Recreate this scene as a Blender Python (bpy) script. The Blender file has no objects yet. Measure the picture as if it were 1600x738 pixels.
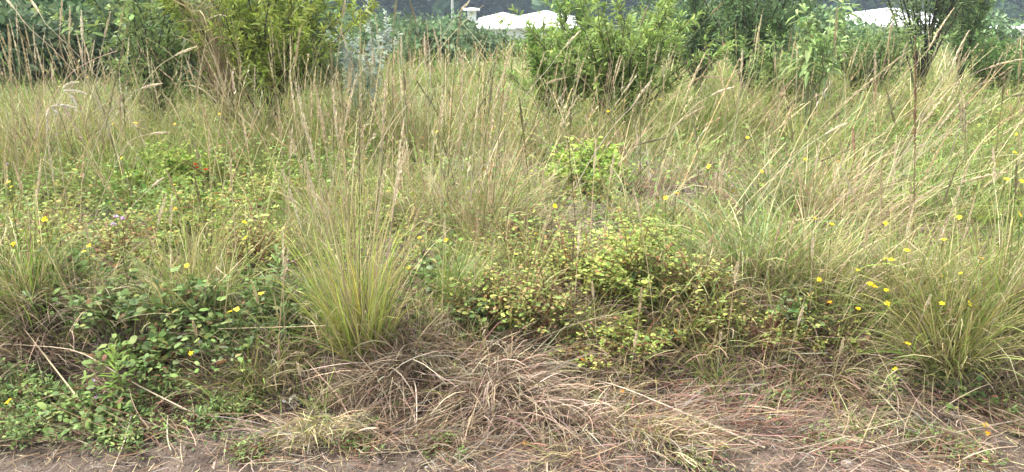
import bpy, math, random
import numpy as np
from math import radians as R, sin, cos, pi

rng = np.random.default_rng(11)
random.seed(11)
scene = bpy.context.scene
col = scene.collection

# ------------------------------------------------------------------ camera
IW, IH = 1600.0, 738.0
HFOV = R(66.0)
CAMZ = 1.5
F = (IW / 2) / math.tan(HFOV / 2)
HORIZON = 8.0
PITCH = math.atan((IH / 2 - HORIZON) / F)
cam_d = bpy.data.cameras.new('camera')
cam_d.sensor_fit = 'HORIZONTAL'
cam_d.angle = HFOV
cam_d.clip_start = 0.05
cam_d.clip_end = 3000
cam = bpy.data.objects.new('camera', cam_d)
col.objects.link(cam)
cam.location = (0, 0, CAMZ)
cam.rotation_euler = (pi / 2 - PITCH, 0, 0)
scene.camera = cam

# ------------------------------------------------------------------ light
SUN_EL, SUN_AZ = R(60), R(285)      # azimuth clockwise from +Y: high, from the side and a little beyond
world = bpy.data.worlds.new('World')
scene.world = world
world.use_nodes = True
wn = world.node_tree
wn.nodes.clear()
wo = wn.nodes.new('ShaderNodeOutputWorld')
wb = wn.nodes.new('ShaderNodeBackground')
ws = wn.nodes.new('ShaderNodeTexSky')
ws.sky_type = 'NISHITA'
ws.sun_disc = False
ws.sun_elevation = SUN_EL
ws.sun_rotation = SUN_AZ
ws.dust_density = 4.0
wh = wn.nodes.new('ShaderNodeHueSaturation')   # thin cloud: the sky's blue is washed out
wh.inputs['Saturation'].default_value = 0.25
wb.inputs['Strength'].default_value = 0.115
wn.links.new(ws.outputs['Color'], wh.inputs['Color'])
wn.links.new(wh.outputs['Color'], wb.inputs['Color'])
wn.links.new(wb.outputs['Background'], wo.inputs['Surface'])
sun_d = bpy.data.lights.new('sun', 'SUN')
sun_d.energy = 1.4
sun_d.angle = R(10)
sun_d.color = (1.0, 0.95, 0.87)
sun = bpy.data.objects.new('sun', sun_d)
col.objects.link(sun)
sun.rotation_euler = (pi / 2 - SUN_EL, 0, -SUN_AZ + pi)
scene.view_settings.view_transform = 'Standard'
scene.view_settings.look = 'None'
scene.view_settings.exposure = 2.42
scene.view_settings.gamma = 1.0
scene.view_settings.use_curve_mapping = False
scene.cycles.use_denoising = True
scene.cycles.denoiser = 'OPENIMAGEDENOISE'
scene.cycles.denoising_input_passes = 'RGB_ALBEDO_NORMAL'
scene.cycles.max_bounces = 7
scene.cycles.diffuse_bounces = 4
scene.cycles.transmission_bounces = 4
scene.cycles.glossy_bounces = 2
scene.cycles.volume_bounces = 1
scene.cycles.use_adaptive_sampling = False

# ------------------------------------------------------------------ helpers: terrain and pixels
def smooth(a, b, t):
    t = np.clip((np.asarray(t, float) - a) / (b - a), 0, 1)
    return t * t * (3 - 2 * t)

def wob(x, y, s, k):
    return (np.sin(x * s + 1.3 * k) * np.cos(y * s * 1.17 + 2.1 * k) + np.sin(x * s * 2.3 + y * s * 1.9 + k) * 0.5) / 1.5

def edge_y(x):
    x = np.asarray(x, float)
    return 2.73 + 0.08 * np.sin(x * 2.1 + 0.6) + 0.05 * np.sin(x * 5.3) + 0.10 * smooth(0.9, 1.8, x)

def ground(x, y):
    x = np.asarray(x, float); y = np.asarray(y, float)
    e = edge_y(x)
    bank = smooth(0, 1, (y - e) / 0.55)
    z = 0.27 * bank
    z = z + bank * 0.035 * wob(x, y, 3.1, 1) * smooth(30, 10, y) + 0.012 * wob(x, y, 9.0, 3) * smooth(14, 6, y) + 0.006 * wob(x, y, 21.0, 5) * smooth(8, 4, y)
    z = z - 2.4 * smooth(15, 60, y)
    return z

_r = np.array([1.0, 0, 0]); _u = np.array([0, sin(PITCH), cos(PITCH)]); _f = np.array([0, cos(PITCH), -sin(PITCH)])
CAMP = np.array([0, 0, CAMZ])

def ray(px, py):
    return _f + _r * ((px - IW / 2) / F) + _u * ((IH / 2 - py) / F)

def at(px, py, D):
    """the point on the ray through a pixel at depth y = D"""
    d = ray(px, py)
    return CAMP + d * (D / d[1])

def on_ground(px, py, lift=0.0):
    d = ray(px, py)
    t = np.linspace(1.5, 40, 4000)
    p = CAMP[None] + d[None] * t[:, None]
    below = p[:, 2] <= ground(p[:, 0], p[:, 1]) + lift
    i = int(np.argmax(below)) if below.any() else len(t) - 1
    return p[i]

def pix(p):
    p = np.asarray(p, float) - CAMP
    d = p @ _f
    return IW / 2 + F * (p @ _r) / d, IH / 2 - F * (p @ _u) / d

# ------------------------------------------------------------------ helpers: materials
def plant_mat(name, transl=0.35, rough=0.55, spec=0.25, noise=0.0, nscale=40.0, objvar=0.0):
    m = bpy.data.materials.new(name)
    m.use_nodes = True
    nt = m.node_tree
    nt.nodes.clear()
    out = nt.nodes.new('ShaderNodeOutputMaterial')
    at_ = nt.nodes.new('ShaderNodeAttribute'); at_.attribute_name = 'Col'
    c = at_.outputs['Color']
    if noise > 0:
        tc = nt.nodes.new('ShaderNodeNewGeometry')
        nz = nt.nodes.new('ShaderNodeTexNoise'); nz.inputs['Scale'].default_value = nscale; nz.inputs['Detail'].default_value = 2
        nt.links.new(tc.outputs['Position'], nz.inputs['Vector'])
        mr = nt.nodes.new('ShaderNodeMapRange')
        mr.inputs['From Min'].default_value = 0.3; mr.inputs['From Max'].default_value = 0.7
        mr.inputs['To Min'].default_value = 1 - noise; mr.inputs['To Max'].default_value = 1 + noise
        nt.links.new(nz.outputs['Fac'], mr.inputs['Value'])
        hs = nt.nodes.new('ShaderNodeHueSaturation')
        nt.links.new(c, hs.inputs['Color']); nt.links.new(mr.outputs['Result'], hs.inputs['Value'])
        c = hs.outputs['Color']
    p = nt.nodes.new('ShaderNodeBsdfPrincipled')
    p.inputs['Roughness'].default_value = rough
    p.inputs['Specular IOR Level'].default_value = spec
    nt.links.new(c, p.inputs['Base Color'])
    if transl > 0:
        tr = nt.nodes.new('ShaderNodeBsdfTranslucent')
        nt.links.new(c, tr.inputs['Color'])
        mx = nt.nodes.new('ShaderNodeMixShader'); mx.inputs['Fac'].default_value = transl
        nt.links.new(p.outputs['BSDF'], mx.inputs[1]); nt.links.new(tr.outputs['BSDF'], mx.inputs[2])
        nt.links.new(mx.outputs['Shader'], out.inputs['Surface'])
    else:
        nt.links.new(p.outputs['BSDF'], out.inputs['Surface'])
    return m

def surf_mat(name, colors, scale=6.0, rough=0.9, bump=0.3, detail=8, spec=0.2):
    m = bpy.data.materials.new(name)
    m.use_nodes = True
    nt = m.node_tree
    p = nt.nodes['Principled BSDF']
    p.inputs['Roughness'].default_value = rough
    p.inputs['Specular IOR Level'].default_value = spec
    g = nt.nodes.new('ShaderNodeNewGeometry')
    n = nt.nodes.new('ShaderNodeTexNoise'); n.inputs['Scale'].default_value = scale; n.inputs['Detail'].default_value = detail; n.inputs['Roughness'].default_value = 0.65
    nt.links.new(g.outputs['Position'], n.inputs['Vector'])
    cr = nt.nodes.new('ShaderNodeValToRGB')
    els = cr.color_ramp.elements
    k = len(colors)
    while len(els) < k: els.new(0.5)
    for i, c in enumerate(colors):
        els[i].position = 0.28 + 0.44 * i / max(k - 1, 1)
        els[i].color = (*c, 1)
    nt.links.new(n.outputs['Fac'], cr.inputs['Fac'])
    nt.links.new(cr.outputs['Color'], p.inputs['Base Color'])
    if bump:
        n2 = nt.nodes.new('ShaderNodeTexNoise'); n2.inputs['Scale'].default_value = scale * 9; n2.inputs['Detail'].default_value = 6
        nt.links.new(g.outputs['Position'], n2.inputs['Vector'])
        b = nt.nodes.new('ShaderNodeBump'); b.inputs['Strength'].default_value = bump; b.inputs['Distance'].default_value = 0.02
        nt.links.new(n2.outputs['Fac'], b.inputs['Height'])
        nt.links.new(b.outputs['Normal'], p.inputs['Normal'])
    return m

M = {
    'grass': plant_mat('grass_blades', 0.30, 0.55, 0.2),
    'straw': plant_mat('dry_straw', 0.18, 0.6, 0.2),
    'leaf': plant_mat('soft_leaves', 0.36, 0.6, 0.18),
    'stem': plant_mat('woody_stems', 0.0, 0.75, 0.15),
    'petal': plant_mat('petals', 0.3, 0.5, 0.2),
    'dirt': surf_mat('bare_soil', [(0.035, 0.026, 0.020), (0.075, 0.057, 0.044), (0.14, 0.108, 0.084), (0.092, 0.07, 0.055)], 9.0, 0.95, 1.0),
    'stone': surf_mat('pale_stone', [(0.25, 0.22, 0.19), (0.42, 0.38, 0.34), (0.5, 0.46, 0.42)], 30.0, 0.85, 0.4),
    'hill': surf_mat('hill_earth', [(0.015, 0.022, 0.012), (0.03, 0.036, 0.02)], 0.2, 0.95, 0.0),
    'white_roof': surf_mat('white_sheet_roof', [(0.72, 0.72, 0.72), (0.8, 0.8, 0.8)], 0.6, 0.5, 0.0),
    'white_wall': surf_mat('pale_render_wall', [(0.5, 0.52, 0.54), (0.6, 0.61, 0.62)], 0.8, 0.8, 0.0),
    'dark_glass': surf_mat('dark_window', [(0.03, 0.035, 0.04), (0.05, 0.055, 0.06)], 1.0, 0.15, 0.0, spec=0.5),
    'grey_metal': surf_mat('grey_metal', [(0.35, 0.36, 0.38), (0.42, 0.43, 0.45)], 2.0, 0.5, 0.0),
    'wool': surf_mat('bleached_fluff', [(0.55, 0.54, 0.53), (0.75, 0.74, 0.74)], 60.0, 0.9, 0.6),
}

# ------------------------------------------------------------------ helpers: mesh
class MB:
    def __init__(s):
        s.v, s.c, s.f, s.n = [], [], [], 0
    def add(s, v, faces, c):
        """v (n,3); faces: list of int arrays (m,k); c (n,3)"""
        s.v.append(np.asarray(v, np.float32)); s.c.append(np.broadcast_to(np.asarray(c, np.float32), (len(v), 3)))
        for f in faces:
            s.f.append(np.asarray(f, np.int64) + s.n)
        s.n += len(v)
    def mesh(s, name, mat, smooth_=True):
        me = bpy.data.meshes.new(name)
        if s.n:
            v = np.concatenate(s.v); c = np.concatenate(s.c)
            loops = np.concatenate([f.ravel() for f in s.f]).astype(np.int32)
            tot = np.concatenate([np.full(len(f), f.shape[1]) for f in s.f])
            start = np.concatenate([[0], np.cumsum(tot)[:-1]]).astype(np.int32)
            me.vertices.add(len(v)); me.vertices.foreach_set('co', v.ravel())
            me.loops.add(len(loops)); me.loops.foreach_set('vertex_index', loops)
            me.polygons.add(len(start)); me.polygons.foreach_set('loop_start', start)
            me.polygons.foreach_set('use_smooth', np.full(len(start), smooth_))
            at_ = me.attributes.new('Col', 'FLOAT_COLOR', 'POINT')
            at_.data.foreach_set('color', np.concatenate([np.clip(c, 0, 1), np.ones((len(c), 1), np.float32)], 1).astype(np.float32).ravel())
            me.update(calc_edges=True)
        me.materials.append(mat if not isinstance(mat, str) else M[mat])
        return me
    def obj(s, name, mat, parent=None, smooth_=True):
        o = bpy.data.objects.new(name, s.mesh(name, mat, smooth_))
        col.objects.link(o)
        if parent is not None:
            o.parent = parent
        return o

def tag(o, label=None, cat=None, group=None, kind=None):
    if label: o['label'] = label
    if cat: o['category'] = cat
    if group: o['group'] = group
    if kind: o['kind'] = kind
    return o

def empty(name, loc):
    o = bpy.data.objects.new(name, None)
    col.objects.link(o)
    o.location = loc
    o.empty_display_size = 0.05
    return o

def strip_faces(N, K):
    """quads of N ribbons with K rows of two vertices"""
    b = np.arange(N)[:, None] * (2 * K) + np.arange(K - 1)[None] * 2
    b = b.ravel()
    return np.stack([b, b + 1, b + 3, b + 2], 1)

def blades(mb, P, az, tilt, curl, L, w, seg, cb, ct, twist=None, sway=0.0, clamp=None, power=1.4, shape=0.75):
    """curved tapering ribbons; P (N,3) roots, az heading, tilt from the vertical, curl = further tilt gained to the tip"""
    N = len(P); K = seg + 1
    t = np.linspace(0, 1, K)
    th = tilt[:, None] + curl[:, None] * t[None] ** power
    a = az[:, None] + (sway * (rng.random(N)[:, None] - 0.5)) * t[None]
    st = (L / seg)[:, None]
    tm = (th[:, 1:] + th[:, :-1]) / 2; am = (a[:, 1:] + a[:, :-1]) / 2
    z0 = np.zeros((N, 1))
    x = np.concatenate([z0, np.cumsum(np.sin(tm) * np.cos(am) * st, 1)], 1) + P[:, 0:1]
    y = np.concatenate([z0, np.cumsum(np.sin(tm) * np.sin(am) * st, 1)], 1) + P[:, 1:2]
    z = np.concatenate([z0, np.cumsum(np.cos(tm) * st, 1)], 1) + P[:, 2:3]
    if clamp is not None:
        off = np.zeros(3) if clamp is True else np.asarray(clamp, float)
        g = ground(x + off[0], y + off[1]) - off[2] + 0.004 + 0.035 * rng.random((N, 1))
        z = np.maximum(z, g)
    if twist is None:
        twist = rng.uniform(-1.2, 1.2, N)
    ctw, stw = np.cos(twist)[:, None], np.sin(twist)[:, None]
    sx = -np.sin(a) * ctw + np.cos(a) * np.cos(th) * stw
    sy = np.cos(a) * ctw + np.sin(a) * np.cos(th) * stw
    sz = -np.sin(th) * stw
    ww = (w[:, None] * 0.5) * np.maximum((1 - t[None] ** 2.2), 0.06) ** shape * (0.7 + 0.3 * np.minimum(t[None] * 4, 1))
    V = np.empty((N, K, 2, 3))
    V[:, :, 0, 0] = x - sx * ww; V[:, :, 0, 1] = y - sy * ww; V[:, :, 0, 2] = z - sz * ww
    V[:, :, 1, 0] = x + sx * ww; V[:, :, 1, 1] = y + sy * ww; V[:, :, 1, 2] = z + sz * ww
    tt = t[None, :, None, None]
    C = cb[:, None, None, :] * (1 - tt) + ct[:, None, None, :] * tt
    C = np.broadcast_to(C, (N, K, 2, 3))
    mb.add(V.reshape(-1, 3), [strip_faces(N, K)], C.reshape(-1, 3))
    return np.stack([x, y, z], 2)

def tube(mb, path, rad, c, sides=4):
    path = np.asarray(path, float); K = len(path)
    rad = np.broadcast_to(np.asarray(rad, float), (K,))
    tan = np.gradient(path, axis=0)
    tan /= np.linalg.norm(tan, axis=1)[:, None] + 1e-9
    ref = np.array([0, 0, 1.0]) if abs(tan[K // 2][2]) < 0.8 else np.array([1.0, 0, 0])
    n1 = np.cross(tan, ref); n1 /= np.linalg.norm(n1, axis=1)[:, None] + 1e-9
    n2 = np.cross(tan, n1)
    an = np.arange(sides) * 2 * pi / sides
    V = path[:, None] + rad[:, None, None] * (np.cos(an)[None, :, None] * n1[:, None] + np.sin(an)[None, :, None] * n2[:, None])
    i = np.arange(K - 1)[:, None] * sides; j = np.arange(sides)[None]
    a = (i + j).ravel(); b = (i + (j + 1) % sides).ravel()
    c = np.asarray(c, float)
    if c.ndim == 2: c = np.repeat(c, sides, 0)
    mb.add(V.reshape(-1, 3), [np.stack([a, b, b + sides, a + sides], 1)], c)

def leaves(mb, P, D, U, L, w, c, widest=0.4, droop=0.15, fold=0.12):
    """pointed leaves: six vertices and a folded midrib; P roots, D headings, U roughly up"""
    N = len(P)
    D = D / (np.linalg.norm(D, axis=1)[:, None] + 1e-9)
    S = np.cross(D, U); S /= np.linalg.norm(S, axis=1)[:, None] + 1e-9
    Nn = np.cross(S, D)
    L_ = L[:, None]; w_ = w[:, None] / 2
    down = np.array([0, 0, -1.0])[None]
    m1 = P + D * L_ * widest * 0.55 - down * 0
    m2 = P + D * L_ * (widest + 0.28) + down * L_ * droop * 0.35
    tip = P + D * L_ + down * L_ * droop
    lift = Nn * w_ * fold * 2
    if N > 24:   # small leaves in masses: no midrib row
        V = np.stack([P, m1 - S * w_ * 0.85 + lift, m1 + S * w_ * 0.85 + lift, m2 - S * w_ * 0.9, m2 + S * w_ * 0.9, tip], 1)
        b = np.arange(N)[:, None] * 6
        mb.add(V.reshape(-1, 3), [np.concatenate([b + np.array([[0, 2, 1]]), b + np.array([[3, 4, 5]])]), b + np.array([[1, 2, 4, 3]])], np.repeat(c, 6, 0))
        return
    V = np.stack([P, m1 - S * w_ * 0.85 + lift, m1 + S * w_ * 0.85 + lift, m2 - S * w_ * 0.9 + lift, m2 + S * w_ * 0.9 + lift, tip, m1, m2], 1)
    b = np.arange(N)[:, None] * 8
    tri = np.concatenate([b + np.array([[0, 6, 1]]), b + np.array([[0, 2, 6]]), b + np.array([[3, 7, 5]]), b + np.array([[7, 4, 5]])])
    qd = np.concatenate([b + np.array([[1, 6, 7, 3]]), b + np.array([[6, 2, 4, 7]])])
    mb.add(V.reshape(-1, 3), [tri, qd], np.repeat(c, 8, 0))

def vary(base, N, v=0.18, h=0.08):
    """N colours round a base: shared brightness change plus a little hue"""
    base = np.asarray(base, float)
    if base.ndim == 1: base = np.broadcast_to(base, (N, 3))
    k = np.exp(rng.normal(0, v, (N, 1)))
    return np.clip(base * k * np.exp(rng.normal(0, h, (N, 3))), 0.003, 0.85)

def mixcol(cols, weights, N, v=0.18, h=0.07):
    cols = np.asarray(cols, float)
    i = rng.choice(len(cols), N, p=np.asarray(weights, float) / np.sum(weights))
    return vary(cols[i], N, v, h)

GREEN = (0.115, 0.185, 0.035); LIME = (0.20, 0.275, 0.05); OLIVE = (0.19, 0.195, 0.055)
STRAW = (0.50, 0.425, 0.24); TAN = (0.36, 0.285, 0.16); BROWN = (0.19, 0.13, 0.085); GREY = (0.33, 0.295, 0.24)
PINK = (0.36, 0.25, 0.18); RUST = (0.24, 0.10, 0.05); BLUEG = (0.10, 0.17, 0.075); DEEP = (0.045, 0.09, 0.028)

# ------------------------------------------------------------------ helpers: labels that single things out
ORD = ['', 'second', 'third', 'fourth', 'fifth', 'sixth', 'seventh', 'eighth', 'ninth', 'tenth', 'eleventh', 'twelfth']
LAND = [(560, 500, 'the golden-green tussock'), (745, 640, 'the straw mound'), (970, 400, 'the yellow-green low shrub'),
        (920, 270, 'the lime leafy patch'), (1480, 500, 'the olive tussock at the bank edge'), (1150, 350, 'the broad-bladed grass clump'),
        (250, 470, 'the dark bramble'), (150, 620, 'the trailing weeds'), (420, 90, 'the willow-leaved bush'),
        (570, 90, 'the silvery sapling'), (950, 80, 'the bright green bush'), (1170, 60, 'the blue-green thicket'),
        (1430, 70, 'the dark-stemmed tree'), (1545, 100, 'the bush below the flat roof'), (790, 60, 'the white hipped roof'),
        (90, 60, 'the dark round tree'), (330, 120, 'the sheaf of dead stems'), (690, 300, 'the tall brown tussock'),
        (1260, 510, 'the rusty little bush'), (60, 440, 'the tussock by the picture edge'), (730, 420, 'the small green tuft'),
        (620, 636, 'the leafy rosette'), (1270, 40, 'the broad-leaved sapling'), (1340, 320, 'the reddish fallen grass'),
        (270, 280, 'the lime ground cover'), (1500, 200, 'the far pale grass'), (60, 180, 'the bent white-headed grass')]
_label_pool = {}

def pool(o, what, px, py):
    d = sorted((((px - a) ** 2 + ((py - b) * 1.4) ** 2) ** 0.5, a, b, n) for a, b, n in LAND)[0]
    dx, dy = px - d[1], py - d[2]
    if abs(dy) > abs(dx) * 0.9: rel = 'behind' if dy < 0 else 'in front of'
    else: rel = 'left of' if dx < 0 else 'right of'
    if d[0] < 26: rel = 'in among'
    _label_pool.setdefault((what, rel, d[3]), []).append((d[0], o))

def flush_labels():
    for (what, rel, n), v in _label_pool.items():
        v.sort(key=lambda r: r[0])
        for i, (_, o) in enumerate(v):
            if len(v) == 1: o['label'] = f'{what} {rel} {n}'
            elif i == 0: o['label'] = f'{what} just {rel} {n}'
            else: o['label'] = f'{ORD[min(i, 11)]} {what} out {rel} {n}'

# ================================================================== SETTING: ground
def build_ground():
    ys = np.concatenate([np.arange(-6, 1.6, 0.5), np.arange(1.6, 5.0, 0.03), np.arange(5, 16, 0.15), np.arange(16, 62, 2.0), [70, 90, 130, 200, 320, 600]])
    u = np.linspace(-1, 1, 181)
    xs = np.sign(u) * (np.abs(u) * 4.2 + np.abs(u) ** 6 * 16)
    X, Y = np.meshgrid(xs, ys)
    X = X * (1 + np.maximum(Y - 8, 0) * 0.06)
    Z = ground(X, Y)
    near = smooth(7, 4, Y)
    Z = Z + near * 0.010 * (rng.random(Z.shape) - 0.5)
    nx, ny = len(xs), len(ys)
    i = (np.arange(ny - 1)[:, None] * nx + np.arange(nx - 1)[None]).ravel()
    mb = MB()
    mb.add(np.stack([X, Y, Z], 2).reshape(-1, 3), [np.stack([i, i + 1, i + 1 + nx, i + nx], 1)], (0.1, 0.08, 0.06))
    m = M['dirt'].copy(); m.name = 'soil_and_field'; nt = m.node_tree
    p = nt.nodes['Principled BSDF']; src = p.inputs['Base Color'].links[0].from_socket
    g = nt.nodes.new('ShaderNodeNewGeometry'); sp = nt.nodes.new('ShaderNodeSeparateXYZ'); nt.links.new(g.outputs['Position'], sp.inputs['Vector'])
    mr = nt.nodes.new('ShaderNodeMapRange'); mr.inputs['From Min'].default_value = 6; mr.inputs['From Max'].default_value = 14
    nt.links.new(sp.outputs['Y'], mr.inputs['Value'])
    nz = nt.nodes.new('ShaderNodeTexNoise'); nz.inputs['Scale'].default_value = 1.3; nz.inputs['Detail'].default_value = 6; nt.links.new(g.outputs['Position'], nz.inputs['Vector'])
    cr = nt.nodes.new('ShaderNodeValToRGB'); cr.color_ramp.elements[0].position = .3; cr.color_ramp.elements[0].color = (.10, .13, .04, 1); cr.color_ramp.elements[1].position = .7; cr.color_ramp.elements[1].color = (.22, .21, .09, 1)
    nt.links.new(nz.outputs['Fac'], cr.inputs['Fac'])
    mx = nt.nodes.new('ShaderNodeMix'); mx.data_type = 'RGBA'
    nt.links.new(mr.outputs['Result'], mx.inputs['Factor']); nt.links.new(src, mx.inputs['A']); nt.links.new(cr.outputs['Color'], mx.inputs['B']); nt.links.new(mx.outputs['Result'], p.inputs['Base Color'])
    tag(mb.obj('ground', m), kind='structure')
build_ground()

def build_hill():
    xs = np.linspace(-420, 420, 60); ys = np.linspace(120, 520, 30)
    X, Y = np.meshgrid(xs, ys)
    Z = -3 + 95 * smooth(120, 430, Y) + 7 * wob(X, Y, 0.013, 2) * smooth(130, 220, Y)
    i = (np.arange(29)[:, None] * 60 + np.arange(59)[None]).ravel()
    mb = MB()
    mb.add(np.stack([X, Y, Z], 2).reshape(-1, 3), [np.stack([i, i + 1, i + 61, i + 60], 1)], (0.05, 0.06, 0.03))
    tag(mb.obj('hillside', 'hill'), kind='structure')
build_hill()

def hill_z(x, y):
    return -3 + 95 * smooth(120, 430, y) + 7 * wob(x, y, 0.013, 2) * smooth(130, 220, y)

def build_forest():
    mb = MB()
    n = 620
    y = rng.uniform(122, 230, n); x = rng.uniform(-1, 1, n) * (y * 0.72 + 15)
    for i in range(n):
        h = rng.uniform(7, 14); r = rng.uniform(2.2, 4.0); conif = rng.random() < 0.4
        k = 140
        t = rng.random(k) ** 0.8
        rr = r * (1 - t) ** 0.8 if conif else r * np.sqrt(np.clip(1 - (2 * t - 0.9) ** 2, 0.05, 1))
        a = rng.uniform(0, 2 * pi, k); q = rng.random(k) ** 0.5
        z0 = hill_z(x[i], y[i])
        P = np.stack([x[i] + rr * q * np.cos(a), y[i] + rr * q * np.sin(a), z0 + h * (0.15 + 0.85 * t)], 1)
        D = np.stack([np.cos(a), np.sin(a), rng.uniform(-0.5, 0.6, k)], 1)
        base = (0.014, 0.03, 0.02) if conif else (0.028, 0.052, 0.024)
        c = vary(np.array(base) * np.exp(rng.normal(.25, .5)), k, 0.25, 0.06)
        s = rng.uniform(1.1, 2.2, k)
        N = len(P)
        S = np.cross(D, rng.normal(size=(k, 3))); S /= np.linalg.norm(S, axis=1)[:, None] + 1e-9
        D = D / np.linalg.norm(D, axis=1)[:, None]
        V = np.stack([P - S * s[:, None] * .5, P + D * s[:, None] * .7 + S * 0.1, P + S * s[:, None] * .5, P - D * s[:, None] * .6], 1)
        b = np.arange(k)[:, None] * 4
        mb.add(V.reshape(-1, 3), [b + np.array([[0, 1, 2, 3]])], np.repeat(c, 4, 0))
    tag(mb.obj('hillside_forest', 'leaf'), 'dark blue-green wood covering the far hillside', 'forest', kind='stuff')
build_forest()

# ================================================================== BUILDINGS
def box(mb, x0, x1, y0, y1, z0, z1, c=(1, 1, 1)):
    v = np.array([[x, y, z] for z in (z0, z1) for y in (y0, y1) for x in (x0, x1)], float)
    mb.add(v, [np.array([[0, 2, 3, 1], [4, 5, 7, 6], [0, 1, 5, 4], [2, 6, 7, 3], [0, 4, 6, 2], [1, 3, 7, 5]])], c)

def hip_roof(mb, x0, x1, y0, y1, z, h, ridge=0.25, over=0.5, thick=0.14):
    x0 -= over; x1 += over; y0 -= over; y1 += over
    cx, cy = (x0 + x1) / 2, (y0 + y1) / 2
    rx = (x1 - x0) / 2 * ridge
    v = [[x0, y0, z], [x1, y0, z], [x1, y1, z], [x0, y1, z], [x0, y0, z + thick], [x1, y0, z + thick], [x1, y1, z + thick], [x0, y1, z + thick], [cx - rx, cy, z + h], [cx + rx, cy, z + h]]
    mb.add(np.array(v, float), [np.array([[0, 3, 2, 1], [0, 1, 5, 4], [1, 2, 6, 5], [2, 3, 7, 6], [3, 0, 4, 7], [4, 5, 9, 8], [6, 7, 8, 9]]), np.array([[5, 6, 9], [7, 4, 8]])], (1, 1, 1))

def low_roof(mb, x0, x1, y0, ym, y1, ze, zv, za, over=0.5):
    x0 -= over; x1 += over; y0 -= over; cx = (x0 + x1) / 2; t = .14
    v = [[x0, y0, ze], [x1, y0, ze], [x1, ym, zv], [cx, ym, za], [x0, ym, zv], [x1, y1, zv], [cx, y1, za], [x0, y1, zv],
         [x0, y0, ze - t], [x1, y0, ze - t], [x1, ym, zv - t], [x0, ym, zv - t], [x1, y1, zv - t], [x0, y1, zv - t]]
    mb.add(np.array(v, float), [np.array([[0, 1, 3], [1, 2, 3], [0, 3, 4], [5, 6, 7]]), np.array([[3, 2, 5, 6], [4, 3, 6, 7], [8, 9, 1, 0], [9, 10, 2, 1], [11, 8, 0, 4], [10, 12, 5, 2], [13, 11, 4, 7], [12, 13, 7, 5]])], (1, 1, 1))

def building(label, D, pxa, pxb, eave, roofs, windows, name='white_house', deep=9.0, wallmat='white_wall', base=None):
    """roofs: (px0, px1, apex py); eave: pixel row of the eaves"""
    a, b = at(pxa, eave, D), at(pxb, eave, D)
    zg = float(ground((a[0] + b[0]) / 2, D)) - 0.2
    root = empty(name, ((a[0] + b[0]) / 2, D, zg))
    o = np.array([(a[0] + b[0]) / 2, D, zg])
    mb = MB(); box(mb, a[0] - o[0], b[0] - o[0], 0, deep, 0, a[2] - zg); mb.obj('wall', wallmat, root, False)
    for (r0, r1, ap) in roofs:
        ra, rb, rz = at(r0, eave, D), at(r1, eave, D), at((r0 + r1) / 2, ap, D + deep * .75)[2]; rv = at(r0, ap + (eave - ap) * .33, D + deep * .75)[2]
        mb = MB(); low_roof(mb, ra[0] - o[0], rb[0] - o[0], 0.0, deep * .75, deep + 4, a[2] - zg + 0.15, rv - zg, rz - zg); mb.obj('roof', 'white_roof', root, False)
    for (w0, w1, p0, p1) in windows:
        q0, q1 = at(w0, p1, D), at(w1, p0, D)
        mb = MB(); box(mb, q0[0] - o[0], q1[0] - o[0], -0.06, -0.02, q0[2] - zg, q1[2] - zg); wf = mb.obj('window', 'grey_metal', root, False)
        mb = MB(); box(mb, q0[0] - o[0] + .07, q1[0] - o[0] - .07, -0.08, -0.062, q0[2] - zg + .07, q1[2] - zg - .07); mb.obj('pane', 'dark_glass', wf, False)
    root.rotation_euler.z = -math.atan2(o[0], D)
    return tag(root, label, 'house', 'white-roofed houses beyond the meadow')

building('white house with two hipped roofs seen over dark shrubs', 68, 748, 900, 46, [(750, 808, 20), (816, 900, 17)], [(822, 832, 50, 60), (852, 866, 50, 60)])
building('long white roof glimpsed through the dark-stemmed tree', 74, 1322, 1452, 42, [(1322, 1452, 12)], [(1345, 1360, 47, 58), (1410, 1425, 47, 58)])
building('low flat white roof with grey wall beside the picture edge', 66, 1562, 1680, 49, [(1562, 1680, 38)], [(1588, 1600, 53, 61)])
building('tiny pale hut before the wooded slope', 112, 730, 744, 17, [(730, 744, 12)], [(734, 740, 19, 23)], 'hill_hut', 3.0)

# utility pole
b = at(708, 60, 60); b[2] = float(ground(b[0], 60))
pr = empty('utility_pole', b)
mb = MB(); tube(mb, [(0, 0, 0), (0, 0, 7.5)], [0.11, 0.08], (0.4, 0.4, 0.4), 8); mb.obj('pole', 'grey_metal', pr)
mb = MB(); box(mb, -0.9, 0.9, -0.06, 0.06, 6.9, 7.02); mb.obj('crossarm', 'grey_metal', pr, False)
tag(pr, 'thin grey utility pole beside the white hipped roof', 'utility pole')

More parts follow.
